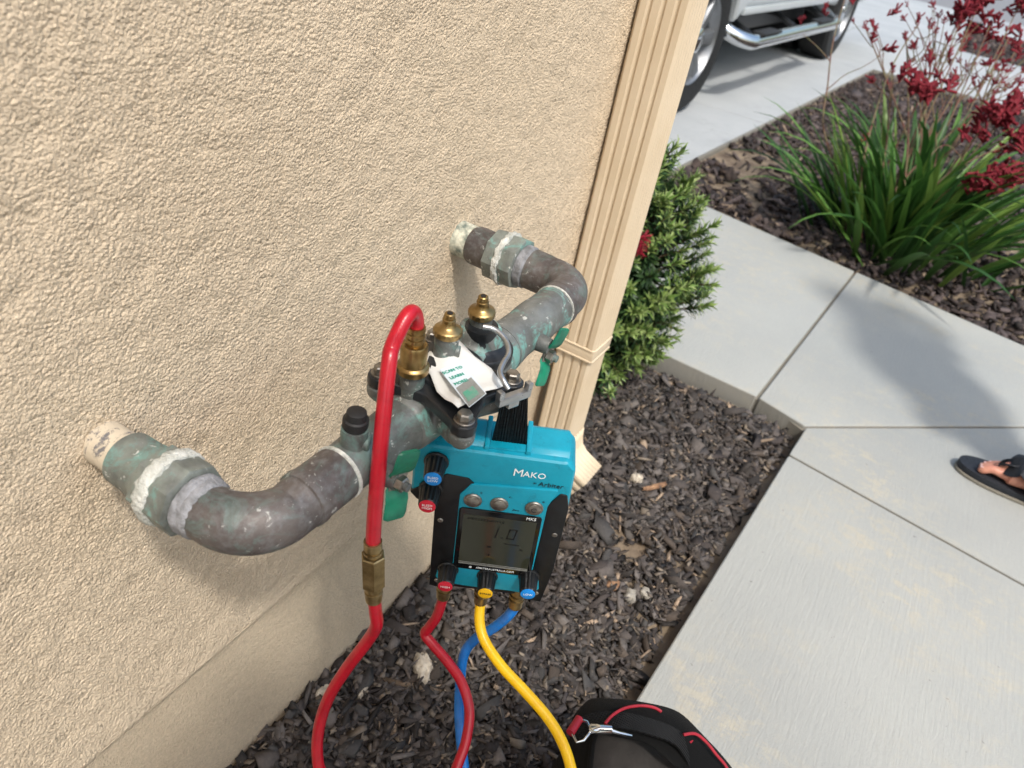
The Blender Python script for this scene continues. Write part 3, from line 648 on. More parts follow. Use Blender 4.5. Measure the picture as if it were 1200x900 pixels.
# ------------------------------------------------------------------ the gauge (test kit)
DO = T(582, 632, .80)
_dv = _n(np.array([-170, 1150, 900.])); _dh = np.array([1, .11, 0]); _dh = _n(_dh-_dv*(_dh@_dv))
def cw(v): return Vector((v@_x, v@_y, v@_z))
U = cw(_dh).normalized(); V = cw(_dv).normalized(); Nn = V.cross(U).normalized()
if Nn.dot(Vector((0, 0, H))-DO) < 0: Nn = -Nn
DM = frame(DO, U, -V, Nn)                            # local: x right, y up, z towards the viewer
kit = empty('pressure_gauge_kit', DO, 'teal and black digital pressure gauge hanging from the valve by a strap', 'pressure gauge', mtx=DM)
mm = .001
def dp(poly, z0, z1, name, mat, parent=kit, bevel=0, smooth=30, bseg=2):
    return MB().prism([(x*mm, -y*mm) for x, y in poly][::-1], z0*mm, z1*mm, DM).build(name, mat, parent, smooth, bevel=bevel*mm, bseg=bseg)
def disc(cx, cy, r, n=28): return [(cx+r*math.cos(2*math.pi*k/n), cy+r*math.sin(2*math.pi*k/n)) for k in range(n)]
# case: lower body, upper head
dp([(-66, -60), (64, -60), (64, 40), (58, 92), (-60, 92), (-66, 40)], -48, -2, 'lower_case', 'blackplastic', bevel=5)
dp([(-91, -112), (-84, -120), (57, -120), (65, -111), (66, -60), (60, -48), (-66, -34), (-88, -46), (-92, -56)], -50, 0, 'upper_case', 'teal', bevel=5, bseg=3)
# top ridge running along the head, with a notch for the strap
for u0, u1 in ((-82, -24), (18, 58)):
    mb = MB(); pr = [(-6, -119), (-14, -123.5), (-42, -123.5), (-50, -119)]
    v = [DM @ Vector((u*mm, -y*mm, z*mm)) for u in (u0, u1) for z, y in pr]
    mb.add(v, [(0, 1, 2, 3), (7, 6, 5, 4)]+[(i, (i+1) % 4, 4+(i+1) % 4, 4+i) for i in range(4)]); mb.build('top_ridge', 'teal', kit, 30, bevel=.002)
for u0 in (-25, 15):
    mb = MB(); mb.box((u0*mm, .116, -.050), ((u0+5)*mm, .1245, -.004), DM); mb.build('strap_lug', 'teal', kit, 30, bevel=.0012)
mb = MB().box((-.02, .1185, -.034), (.015, .1222, -.006), DM); mb.build('strap_tray', 'teal', kit, 30, bevel=.001)
# black side panels (proud) and teal centre panel
dp([(-93, -56), (-86, -47), (-67, -34), (-66.5, 88), (-44, 92), (-41, 60), (-40, -60), (-29, -77), (-36, -84), (-58, -86)], -30, 1.6, 'side_panel', 'blackplastic', bevel=1.6)
dp([(62, -78), (55, -79), (44, -60), (44, 60), (42, 92), (59, 93), (65, 40), (66, -60)], -30, 1.6, 'side_panel', 'blackplastic', bevel=1.6)
cp = [(-43, -62), (-33, -78), (52, -84), (45, -60), (43, 50), (52, 56), (54, 70), (48, 78), (36, 80), (20, 79), (-16, 80), (-30, 80), (-56, 78), (-60, 70), (-58, 56), (-50, 48), (-43, 50)]
dp(cp, -4, 2.6, 'front_panel', 'teal', bevel=1.2)
# screen
sf = dp([(-39, -45), (40, -45), (42, -42), (42, 46), (39, 49), (-39, 49), (-42, 46), (-42, -42)], 1.5, 4.0, 'screen_bezel', 'gloss', bevel=.8)
lcd = dp([(-37, -37), (37.5, -37), (37.5, 40), (-37, 40)], 3.9, 4.35, 'screen', 'lcd')
def dbox(x0, y0, x1, y1, z0, z1, name, mat, parent, shear=0):
    pts = [(x0, y0), (x1, y0), (x1, y1), (x0, y1)]; pts = [(x-shear*(y), y) for x, y in pts]
    return dp(pts, z0, z1, name, mat, parent)
sg = MB()
def seg7(cx, cy, w_, h, on, th=1.9):
    q = {'a': (cx, cy-h, cx+w_, cy-h+th), 'b': (cx+w_-th, cy-h, cx+w_, cy), 'c': (cx+w_-th, cy, cx+w_, cy+h), 'd': (cx, cy+h-th, cx+w_, cy+h), 'e': (cx, cy, cx+th, cy+h), 'f': (cx, cy-h, cx+th, cy), 'g': (cx, cy-th/2, cx+w_, cy+th/2)}
    for k in on:
        x0, y0, x1, y1 = q[k]; sg.prism([((x-.16*(y-cy))*mm, -y*mm) for x, y in ((x0+.2, y0+.2), (x1-.2, y0+.2), (x1-.2, y1-.2), (x0+.2, y1-.2))][::-1], 4.2*mm, 4.5*mm, DM)
seg7(-6, -15, 6, 8, 'bc'); seg7(10, -15, 9, 8, 'abcdef')
sg.prism([(x*mm, -y*mm) for x, y in ((4, -9), (6, -9), (6, -7), (4, -7))][::-1], 4.2*mm, 4.5*mm, DM)
for x0, y0, x1, y1 in ((8, 0, 24, 1), (-9, 7, -5, 9.5), (-8, 20, -5, 22), (25, 6, 28, 8)): sg.prism([(x*mm, -y*mm) for x, y in ((x0, y0), (x1, y0), (x1, y1), (x0, y1))][::-1], 4.2*mm, 4.5*mm, DM)
sg.build('lcd_digits', 'lcdink', lcd, 0)
sb = MB()
for k in range(13): sb.prism([(x*mm, -y*mm) for x, y in ((-32+k*2.9, -33), (-30+k*2.9, -33), (-30.2+k*2.9, -30), (-32.2+k*2.9, -30))][::-1], 4.2*mm, 4.45*mm, DM)
sb.build('lcd_row', 'lcdink2', lcd, 0)
sb = MB()
for y0, th in ((36.2, .5), (38.0, .6), (39.3, .6)): sb.prism([(x*mm, -y*mm) for x, y in ((-36.6, y0), (37.1, y0), (37.1, y0+th), (-36.6, y0+th))][::-1], 4.2*mm, 4.6*mm, DM)
sb.build('screen_rule', 'taggrey', lcd, 0)
def dtext(s, size, x, y, z, mat, par=kit, name='lettering', sh=0): return text(name, s, size*mm, DM @ Matrix.Translation((x*mm, -y*mm, z*mm)), mat, par, .00012, shear=sh)
dtext('MK5', 5.4, 31, -41.2, 4.2, 'white', sf, sh=.1); dtext('ARBITERAUSTRALIA.COM', 3.6, 3, 44.6, 4.2, 'white', sf)
MB().prism([(x*mm, -y*mm) for x, y in disc(-23.5, 44.6, 1.5, 14)][::-1], 4.1*mm, 4.35*mm, DM).build('emblem', 'white', sf, 0)
# logo
dtext('M', 13.5, 10.5, -99.4, .45, 'white', sh=.05); dtext('AKO', 10.5, 26.5, -98.8, .45, 'white', sh=.05)
dtext('BY', 2.8, 28.5, -88.4, .45, 'blackprint'); dtext('Arbiter', 8.2, 44, -88.2, .45, 'blackprint', sh=.08)
# three metal push buttons
for i, (bx, by) in enumerate(((-29.5, -56.5), (-3, -56), (32, -56.5))):
    c = DM @ Vector((bx*mm, -by*mm, .0024))
    b = MB().lathe([(0, .0092), (.0012, .0092), (.0022, .0083), (.0024, .0072)], c, Nn, 32).build('button', 'steel', kit, 35)
    MB().lathe([(0, .0068), (.0030, .0066), (.0036, .0056)], c, Nn, 28).build('button_face', 'steel', b, 35)
    pts = [c+Nn*.0037+(U*math.cos(a)+V*math.sin(a))*.0026 for a in [math.pi*2*k/20+.6 for k in range(18)]]
    if i == 2: MB().tube(pts, .00035, 6).build('power_mark', 'blackprint', b)
dtext('0', 4.4, -22, -68, .6+2.2, 'blackprint'); dtext('<-', 4.6, 7, -67.2, 2.8, 'blackprint'); dtext('*', 6, 40, -65.5, 2.8, 'blackprint')
dtext('Zero', 3.4, 14, -50, 2.8, 'blackprint', sh=.3)
for sx_, sy_ in ((-60, -20), (-58, 78), (58, -20), (52, 78)):
    MB().lathe([(0, .0030), (.0005, .0030), (.0012, .0022)], DM @ Vector((sx_*mm, -sy_*mm, .0015)), Nn, 14).build('screw', 'steel', kit, 30)
# knobs
def knob(x, y, txt, cap, r=10.5, L=24, z0=1.5):
    c = DM @ Vector((x*mm, -y*mm, z0*mm)); seg = 30; mb = MB()
    prof = [(0, r*1.1), (2, r*1.1), (3, r), (L-2.5, r*.86), (L-.8, r*.80), (L, r*.70)]
    mb.lathe([(h*mm, q*mm) for h, q in prof], c, Nn, seg)
    for k in range(seg):
        if k % 3 == 0:
            for i in (2, 3, 4): v = mb.v[i*seg+k]; ax = c+Nn*((v-c).dot(Nn)); mb.v[i*seg+k] = ax+(v-ax)*.90
    kb = mb.build('knob', 'blackplastic', kit, 25)
    cpd = MB().lathe([(0, r*.74*mm), (.0010, r*.74*mm), (.0013, r*.68*mm)], c+Nn*(L-.3)*mm, Nn, 28).build('knob_cap', cap, kb, 30)
    lines = txt.split('\n'); col = 'blackprint' if 'yel' in cap else 'white'
    for i, l in enumerate(lines):
        text('lettering', l, (3.7 if len(l) > 4 else 4.2)*mm, DM @ Matrix.Translation((x*mm, -y*mm-(i-(len(lines)-1)/2)*4*mm, (z0+L+1.15)*mm)), col, kb, .0001)
    return kb
knob(-68.5, -102, 'BLEED\nLOW', 'capblue', 11); knob(-72, -64, 'BLEED\nHIGH', 'capred', 11)
knob(-47, 55, 'HIGH', 'capred', 10.5); knob(-4, 58, 'BYPASS', 'capyel', 10.5); knob(40.5, 50, 'LOW', 'capblue', 10.5)
# hose outlets at the bottom edge
def fitting(px, py, off, name, parent):
    r = ray(px, py); o3 = DO+Nn*off; t = (o3-Vector((0, 0, H))).dot(Nn)/Vector(r).dot(Nn); p = T(px, py, t); return p
OUT = []
for x in (-50, -7, 33):
    c = DM @ Vector((x*mm, -.084, -.010)); d = (V*1.0+Nn*.1).normalized()
    MB().lathe([(0, .0085), (.010, .0085), (.0105, .0072), (.013, .0072), (.0135, .0088), (.017, .0088), (.0175, .0072), (.020, .0072), (.0205, .0088), (.026, .0080), (.033, .0078)], c, d, 22).build('hose_fitting', 'brass_dull', kit, 35)
    OUT.append((c+d*.030, d))
# strap, buckle and wire hook
hb = PZ(602, 463, .712); hl = PZ(585, 469, .712); hr = PZ(620, 457, .712)
sl_, sr_ = DM @ Vector((-.019, .121, -.018)), DM @ Vector((.0145, .121, -.018))
hx = (hr-hl).normalized()
stp = MB(); nn = 26
for k in range(nn):                                   # pleated webbing fan
    a0 = hl.lerp(hr, .07+.86*k/nn); a1 = hl.lerp(hr, .07+.86*(k+.96)/nn); q0 = sl_.lerp(sr_, k/nn); q1 = sl_.lerp(sr_, (k+.96)/nn)
    nrm = (a1-a0).cross(q0-a0).normalized(); off = nrm*(.0003 if k % 2 else -.0002)
    v = [a0+off, a1+off, q1+off, q0+off]; v += [p-nrm*.002 for p in v]
    stp.add(v, [(0, 1, 2, 3), (7, 6, 5, 4), (0, 4, 5, 1), (1, 5, 6, 2), (2, 6, 7, 3), (3, 7, 4, 0)])
stp.build('strap', 'webbing', kit, 0)
up = Vector((0, 0, 1)); bz = hx.cross(up).normalized()
BM = frame(hb, hx, bz, hx.cross(bz))
bk = MB(); hw = (hr-hl).length/2
bk.box((-hw-.001, -.0035, -.002), (hw+.001, .0035, .006), BM)
for s_ in (-1, 1): bk.box((s_*(hw-.001)-.0028, -.003, -.009), (s_*(hw-.001)+.0028, .0033, -.0015), BM)
bk.box((-.006, -.003, .0055), (.006, .003, .012), BM)
bk.build('buckle', 'wire', kit, 30, bevel=.0009)
wp = [(596, 456, .722), (590, 446, .727), (586, 436, .730), (590, 425, .732), (596, 414, .733), (594, 402, .734), (588, 393, .737), (581, 387, .739), (574, 384, .740), (566, 383, .740)]
MB().tube([PZ(*p) for p in wp], .0026, 10, smooth=4).build('wire_hook', 'wire', kit)

# ------------------------------------------------------------------ hoses
def hose(name, label, pts, mat, r=.0062):
    o = empty(name, (pts[0].x, pts[0].y, pts[0].z), label, 'hose', 'test hoses')
    MB().tube(pts, r, 16, smooth=10).build('hose_tube', mat, o, 180); return o
_s0 = HT+D1*.003; _e0 = T(459, 408, .603); _c0 = _s0+D1*.034+(_e0-_s0)*.22
P1 = [HT-D1*.012]+[_s0*(1-t_)**2+_c0*2*t_*(1-t_)+_e0*t_*t_ for t_ in (0, .17, .34, .5, .66, .83, 1.0)]+[T(456, 425, .600), T(450, 480, .602), T(444, 545, .612), T(439, 600, .628), T(437, 640, .645)]
h1 = empty('red_hose', P1[0], 'long red hose arching off the brass adapter of the valve, with a hexagonal coupling', 'hose', 'test hoses')
MB().tube(P1, .0064, 18, smooth=10).build('hose_tube', 'hosered', h1, 180)
ca = T(437, 640, .645); cb = T(438, 700, .680); dc = (cb-ca).normalized(); LC = (cb-ca).length
cpl = MB().lathe([(-.006, .0078), (.002, .0080), (.0022, .0066), (.005, .0066), (.0052, .0080), (.008, .0080), (.0082, .0066), (.010, .0066)], ca, dc, 20).build('coupling', 'brass_dull', h1, 35)
MB().lathe([(.010, .0098), (.011, .0108), (LC-.018, .0108), (LC-.017, .0098)], ca, dc, 6, flat=1).build('hex_body', 'brass_dull', cpl, 20)
MB().lathe([(LC-.018, .0085), (LC-.012, .0085), (LC-.0115, .0068), (LC-.009, .0068), (LC-.0085, .0082), (LC-.002, .0078), (LC+.003, .0074)], ca, dc, 20).build('ferrule', 'brass_dull', cpl, 35)
P2 = [cb-dc*.004, T(440, 716, .69), T(441, 733, .705), T(430, 752, .725), T(405, 785, .752), T(384, 820, .775), T(373, 858, .79), T(373, 895, .795), T(385, 950, .80), Vector((.22, .17, .10)), Vector((.10, .10, .025)), Vector((-.06, .03, .007)), Vector((-.3, -.05, .0065)), Vector((-.5, -.2, .0065))]
MB().tube(P2, .0060, 16, smooth=10).build('lower_tube', 'hosered', h1, 180)
def khose(i, name, label, pts, mat):
    p, d = OUT[i]; return hose(name, label, [p-d*.006, p+d*.004]+pts, mat, .0060)
khose(0, 'red_hose', 'short red hose with a sharp bend hanging under the HIGH knob', [T(512, 722, .885), T(503, 735, .895), T(498, 743, .90), T(507, 755, .90), T(525, 776, .905), T(541, 800, .91), T(550, 832, .905), T(546, 868, .89), T(535, 900, .875), T(515, 955, .85), Vector((.33, .09, .13)), Vector((.22, .03, .03)), Vector((.10, -.03, .007)), Vector((-.15, -.12, .0065))], 'hosered')
khose(2, 'blue_hose', 'blue hose curling down below the LOW knob', [T(594, 723, .885), T(578, 736, .895), T(558, 748, .905), T(545, 764, .915), T(540, 790, .925), T(538, 830, .93), T(540, 868, .925), T(544, 900, .92), T(548, 960, .90), Vector((.36, .06, .09)), Vector((.24, -.01, .02)), Vector((.10, -.10, .007)), Vector((-.12, -.26, .0065))], 'hoseblue')
khose(1, 'yellow_hose', 'yellow hose hanging from the BYPASS outlet towards the tool bag', [T(562, 730, .875), T(569, 753, .87), T(588, 781, .86), T(615, 810, .85), T(641, 840, .84), T(658, 868, .83), T(669, 900, .82), T(680, 960, .80), Vector((.38, -.02, .27)), Vector((.33, -.08, .15)), Vector((.28, -.13, .04)), Vector((.20, -.20, .007)), Vector((.05, -.34, .0065))], 'hoseyel')

# ------------------------------------------------------------------ tool bag
bag = empty('tool_bag', (.552, -.04, 0), 'open black tool bag with red piping and a metal clasp', 'bag')
def bagbody():
    mb = MB(); secs = []; n = 36
    ang = R(38); ca, sa = math.cos(ang), math.sin(ang)
    for z, a, b, e in ((.002, .145, .085, 3.2), (.03, .152, .092, 3.0), (.10, .156, .096, 2.8), (.17, .150, .092, 2.6), (.215, .135, .082, 2.5), (.232, .122, .070, 2.4)):
        ring_ = []
        for k in range(n):
            t = 2*math.pi*k/n; c, s_ = math.cos(t), math.sin(t); rr = (abs(c)**e+abs(s_)**e)**(-1/e)
            wob = 1+.03*math.sin(5*t+z*30)+.02*math.sin(9*t-z*50)
            X, Y = a*rr*c*wob, b*rr*s_*wob
            ring_.append((.540+X*ca-Y*sa, -.040+X*sa+Y*ca, z+(.010*math.sin(2*t+.5)+.008*math.sin(5*t) if z > .2 else 0)))
        secs.append(ring_)
    v = [p for r_ in secs for p in r_]; f = []
    for j in range(len(secs)-1):
        for k in range(n): f.append((j*n+k, j*n+(k+1) % n, (j+1)*n+(k+1) % n, (j+1)*n+k))
    f.append(tuple(range(n))[::-1]); mb.add(v, f); return mb, secs
mb, secs = bagbody(); o = mb.build('bag_body', 'bagblack', bag, 180); md = o.modifiers.new('t', 'SOLIDIFY'); md.thickness = .006; md.offset = -1
ms = o.modifiers.new('s', 'SUBSURF'); ms.levels = ms.render_levels = 1
top = [Vector(p) for p in secs[-1]]; n = len(top); cc = sum(top, Vector())/n
v = [cc-Vector((0, 0, .012))]; f = []
for r_ in (.35, .7, .96):
    for i, p in enumerate(top): q = cc+(p-cc)*r_; v.append(Vector((q.x, q.y, .222+.010*math.sin(34*q.x+9*q.y)+.006*math.sin(70*q.y))))
for i in range(n): f.append((0, 1+i, 1+(i+1) % n))
for k in range(2):
    for i in range(n): a = 1+k*n+i; b = 1+k*n+(i+1) % n; f.append((a, b, b+n, a+n))
MB().add(v, f).build('grey_lining', 'baggrey', bag, 180)
MB().tube(top+[top[0]], .0035, 8).build('rim_binding', 'bagblack', bag)
# flap lying over the far side, red piped edge, webbing strap with clasp: laid out on the bag's top
def S(px, py, z): return PZ(px, py, z)
def ribbon(pts, wd, th, name, mat, par, up_=Vector((0, 0, 1))):
    p = [Vector(q) for q in pts]; q = []
    for i in range(len(p)-1):
        a = p[max(i-1, 0)]; b = p[i]; c = p[i+1]; d = p[min(i+2, len(p)-1)]
        for k in range(6):
            t = k/6; q.append(.5*((2*b)+(c-a)*t+(2*a-5*b+4*c-d)*t*t+(3*b-a-3*c+d)*t**3))
    q.append(p[-1]); n_ = len(q); v = []; f = []
    for i in range(n_):
        t = (q[min(i+1, n_-1)]-q[max(i-1, 0)]).normalized(); s_ = t.cross(up_).normalized(); nu = s_.cross(t)
        w_ = wd(i/(n_-1)) if callable(wd) else wd
        v += [q[i]+s_*w_/2, q[i]-s_*w_/2, q[i]-s_*w_/2+nu*th, q[i]+s_*w_/2+nu*th]
    for i in range(n_-1):
        for k in range(4): f.append((i*4+k, i*4+(k+1) % 4, (i+1)*4+(k+1) % 4, (i+1)*4+k))
    f += [(0, 1, 2, 3), tuple(n_*4-4+k for k in range(4))[::-1]]
    return MB().add(v, f).build(name, mat, par, 40)
flap = MB(); fl = [(690, 826, .235), (712, 823, .255), (740, 826, .262), (770, 832, .262), (795, 838, .258), (812, 860, .255), (835, 880, .245), (856, 905, .235), (870, 935, .225)]
fi = [(668, 850, .232), (690, 858, .247), (716, 862, .256), (742, 866, .256), (764, 874, .254), (783, 890, .250), (800, 905, .244), (818, 925, .236), (835, 950, .226)]
v = []; f = []
for a, b in zip(fl, fi):
    A = S(*a); B = S(*b)
    for k in range(5): t = k/4; p = A.lerp(B, t); p.z += .012*math.sin(math.pi*t)+.004*math.sin(95*p.x+60*p.y)+.003*math.sin(170*p.y-90*p.x); v.append(p)
for i in range(len(fl)-1):
    for k in range(4): f.append((i*5+k, i*5+k+1, (i+1)*5+k+1, (i+1)*5+k))
o = MB().add(v, f).build('flap', 'bagblack', bag, 180); md = o.modifiers.new('t', 'SOLIDIFY'); md.thickness = .010; md.offset = 1; md = o.modifiers.new('s', 'SUBSURF'); md.levels = md.render_levels = 2
MB().tube([S(*q) for q in ((709, 848, .292), (718, 838, .292), (732, 830, .290), (750, 827, .286), (766, 829, .284), (775, 834, .282))], .0018, 8, smooth=5).build('piping', 'bagred', bag)
MB().tube([S(*q) for q in ((801, 861, .285), (815, 860, .284), (828, 870, .278), (840, 885, .270), (852, 900, .262), (866, 930, .25))], .0018, 8, smooth=5).build('piping', 'bagred', bag)
ribbon([S(754, 836.5, .279), S(761, 839, .279)], .004, .001, 'red_stitch', 'bagred', bag); ribbon([S(802, 862, .270), S(811, 870, .270)], .005, .001, 'red_stitch', 'bagred', bag)
ribbon([S(676, 856, .262), S(697, 846, .276), S(727, 845, .285), S(762, 853, .285), S(790, 864, .276), S(806, 882, .262), S(818, 910, .24)], .021, .003, 'shoulder_strap', 'webbing', bag)
MB().tube([S(*q) for q in ((677, 842, .285), (669, 856, .285), (676, 870, .286), (684, 868, .287), (693, 856, .288), (688, 846, .288), (677, 842, .285))], .0017, 8).build('d_ring', 'chrome', bag)
MB().tube([S(679, 842, .2855), S(668, 859, .2855)], .0052, 12).build('red_grip', 'bagred', bag)
ca_, cb_ = S(690, 854, .288), S(717, 855, .292)
cl = MB().tube([ca_, ca_.lerp(cb_, .1), ca_.lerp(cb_, .5), cb_], [.0038, .0058, .0056, .0048], 12).build('clasp', 'chrome', bag)
MB().tube([S(716, 856, .291), S(726, 859, .289), S(735, 861, .286), S(740, 862, .284)], [.0028, .002, .0022, .0016], 8, smooth=3).build('clasp_hook', 'chrome', cl)

# ------------------------------------------------------------------ loose stones and wood pieces on the mulch
def stone(px, py, sx, sy, sz, rot, label, mat='rock', z=-.015, cat='stone', name='stone', seed=0):
    p = PZ(px, py, z); g = random.Random(seed+3); bm = bmesh.new(); bmesh.ops.create_icosphere(bm, subdivisions=3, radius=1)
    for q in bm.verts:
        c = q.co; k = 1+.16*math.sin(4*c.x+seed)+.12*math.sin(7*c.y+c.z*5+seed*2)+g.uniform(-.06, .06); m = max(abs(c.x), abs(c.y), abs(c.z)); c = c*(.75+.25/m)*k
        q.co = Matrix.Rotation(rot, 3, 'Z') @ Vector((c.x*sx, c.y*sy, c.z*sz))
    me = bpy.data.meshes.new(name); bm.to_mesh(me); bm.free(); o = link(name, me, mat, None, 30); o.location = (p.x, p.y, p.z+sz*.55); tag(o, label, cat)
stone(495, 785, .030, .0135, .011, 0.75, 'long pale crusty stone on the mulch behind the red hose', seed=1, z=-.012)
stone(745, 562, .014, .013, .010, .5, 'pale cream stone beside a tan bark piece on the mulch', seed=2, z=-.012)
stone(767, 571, .030, .0065, .005, -.55, 'long tan piece of bark beside the cream stone', 'barkpiece', cat='bark piece', name='bark_piece', seed=5, z=-.010)
stone(738, 700, .013, .011, .009, .2, 'grey stone in the bare soil patch near the walkway edge', 'rockgrey', seed=4, z=-.03)
stone(756, 697, .011, .010, .008, 1.2, 'small grey stone next to the larger one in the bare soil patch', 'rockgrey', seed=6, z=-.03)
stone(717, 688, .012, .014, .008, .9, 'brownish stone half sunk in the bare soil patch', 'barkpiece', seed=8, z=-.03)
stone(380, 815, .017, .011, .009, .4, 'pale flat stone at the foot of the wall beside the long red hose', seed=9, z=-.012)
stone(428, 808, .018, .0032, .003, .1, 'pale wood splinter on the mulch beside the long red hose', 'rock', cat='splinter', name='wood_splinter', seed=10, z=-.005)
stone(1005, 575, .010, .008, .006, .1, 'tiny dark pebble on the walkway slab', 'dark_soil', seed=12, z=-.0005) if False else None

# ------------------------------------------------------------------ shrub by the corner
shrub = empty('bottlebrush_shrub', (1.72, .60, -.03), 'bushy green shrub with narrow leaves and a few red flowers behind the downspout', 'shrub')
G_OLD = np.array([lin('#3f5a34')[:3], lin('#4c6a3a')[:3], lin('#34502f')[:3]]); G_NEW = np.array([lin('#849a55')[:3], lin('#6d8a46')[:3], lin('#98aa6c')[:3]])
def sprig(nl, L, young, sd):
    g = np.random.default_rng(sd); V_, F_, C_ = [], [], []
    for i in range(nl):
        t = i/nl; h = L*t; a = i*2.4+g.uniform(-.3, .3); el = R(28+50*t*t)+g.uniform(-.2, .2) if t > .6 else R(25)+g.uniform(-.25, .35)
        ll = g.uniform(.024, .038)*(1-.25*t); wd = g.uniform(.0055, .0078)
        d = np.array([math.cos(a)*math.cos(el), math.sin(a)*math.cos(el), math.sin(el)]); s_ = np.cross(d, [0, 0, 1]); s_ /= np.linalg.norm(s_)+1e-9; nrm = np.cross(s_, d)
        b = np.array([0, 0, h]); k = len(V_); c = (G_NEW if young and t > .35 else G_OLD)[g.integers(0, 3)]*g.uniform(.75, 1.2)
        for u_, ww, dr in ((0, .35, 0), (.5, 1, .002), (1, .08, -.003)):
            p = b+d*ll*u_+nrm*dr; V_.append(p-s_*wd*ww*.5); V_.append(p+nrm*-.0006); V_.append(p+s_*wd*ww*.5); C_ += [c, c*.85, c]
        for q in range(2): o_ = k+q*3; F_ += [(o_, o_+1, o_+4, o_+3), (o_+1, o_+2, o_+5, o_+4)]
    k = len(V_)
    for z_ in (-.03, L):
        for a in (0, 2.1, 4.2): V_.append(np.array([.0016*math.cos(a), .0016*math.sin(a), z_])); C_.append(np.array(lin('#6b5a44')[:3]))
    for q in range(3): F_.append((k+q, k+(q+1) % 3, k+3+(q+1) % 3, k+3+q))
    return np.array(V_), np.array(F_), np.array(C_)
SPR = []
for i in range(8):
    v, f, c = sprig(26 if i < 5 else 30, .042 if i < 5 else .04, i < 5, 40+i); SPR.append((v, f, c))
SC = Vector((1.70, .64, .27)); SR = Vector((.225, .25, .34))
pts_s = []
g = random.Random(5); tries = 0
while len(pts_s) < 1150 and tries < 20000:
    tries += 1
    d = Vector((g.gauss(0, 1), g.gauss(0, 1), g.gauss(0, 1))).normalized()
    lump = 1+.08*math.sin(5*d.x+3*d.z)+.07*math.sin(7*d.y+2)+.05*math.sin(9*d.z+4*d.x); rr = g.uniform(.70, 1.0)
    p = SC+Vector((d.x*SR.x, d.y*SR.y, d.z*SR.z))*lump*rr
    if p.z < .0 or (p.x < XC+.03 and p.y > YW-.02) or (p.x < 1.30): continue
    pts_s.append((p, d, rr*lump))
pts_s.sort(key=lambda q: (q[0]-Vector((0, 0, H))).length+.5*q[0].y)
sprme = []
for i, (v, f, c) in enumerate(SPR):
    o = npmesh('leaf_sprig', v, f, 'leaf', shrub, 180, c); sprme.append(o.data); bpy.data.objects.remove(o)
inner = []
def sprmat(p, d, s):
    z = (d+Vector((0, 0, .55))+Vector((g.uniform(-.3, .3), g.uniform(-.3, .3), g.uniform(-.2, .2)))).normalized(); q = z.to_track_quat('Z', 'Y') @ Matrix.Rotation(g.uniform(0, 6.28), 3, 'Z').to_quaternion()
    return Matrix.Translation(p) @ q.to_matrix().to_4x4() @ Matrix.Scale(s, 4)
iv, if_, ic = [], [], []; kk = 0
SHI = shrub.matrix_world.inverted()
for i, (p, d, rr) in enumerate(pts_s):
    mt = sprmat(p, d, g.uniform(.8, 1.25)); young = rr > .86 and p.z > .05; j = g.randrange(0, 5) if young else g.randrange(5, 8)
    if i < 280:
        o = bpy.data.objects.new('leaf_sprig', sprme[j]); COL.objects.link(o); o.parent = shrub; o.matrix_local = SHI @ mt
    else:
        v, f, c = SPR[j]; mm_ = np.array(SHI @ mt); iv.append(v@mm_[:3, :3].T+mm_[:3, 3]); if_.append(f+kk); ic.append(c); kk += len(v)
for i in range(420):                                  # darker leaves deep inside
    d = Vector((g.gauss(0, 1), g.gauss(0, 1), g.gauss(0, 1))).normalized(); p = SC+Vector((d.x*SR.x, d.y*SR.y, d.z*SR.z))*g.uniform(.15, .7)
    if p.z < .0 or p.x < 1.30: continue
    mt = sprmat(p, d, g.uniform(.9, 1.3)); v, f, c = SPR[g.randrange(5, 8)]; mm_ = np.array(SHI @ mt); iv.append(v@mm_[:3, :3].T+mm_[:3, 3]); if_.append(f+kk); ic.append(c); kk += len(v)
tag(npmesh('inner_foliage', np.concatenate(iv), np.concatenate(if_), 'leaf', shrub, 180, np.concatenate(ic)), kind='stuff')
for k in range(9):
    a = k*.7; e = SC+Vector((math.cos(a)*SR.x*.7, math.sin(a)*SR.y*.7, g.uniform(-.05, .25))); b = Vector((1.72+.03*math.cos(a), .62+.03*math.sin(a), -.05))
    e.x = max(e.x, 1.36)
    MB().tube([b, b.lerp(e, .5)+Vector((0, 0, .04)), e], [.010, .007, .003], 7, smooth=5).build('stem', 'twig', shrub)
def bottlebrush(p, s=1.0):
    fv, ff = MB(), None
    for k in range(110):
        d = Vector((g.gauss(0, 1), g.gauss(0, 1), g.gauss(0, .6))).normalized(); b = p+Vector((0, 0, g.uniform(-.022, .022)*s)); fv.tube([b, b+d*.017*s], [.0007, .0005], 3)
    fv.build('red_flower', 'bottle', shrub, 0)
bottlebrush(T(752, 287, 1.70), 1.1); bottlebrush(T(758, 222, 1.78), .8)
MB().tube([Vector((1.62, .45, -.02)), T(705, 452, 1.78), T(716, 470, 1.72)], [.003, .002, .0012], 6, smooth=4).build('stem', 'twig', shrub)
for (px, py, t_, s_) in ((706, 448, 1.78, .9), (713, 462, 1.75, .7)):
    o = bpy.data.objects.new('leaf_sprig', sprme[1]); COL.objects.link(o); o.parent = shrub; o.matrix_local = SHI @ sprmat(T(px, py, t_), Vector((-.4, -.6, .3)), s_)

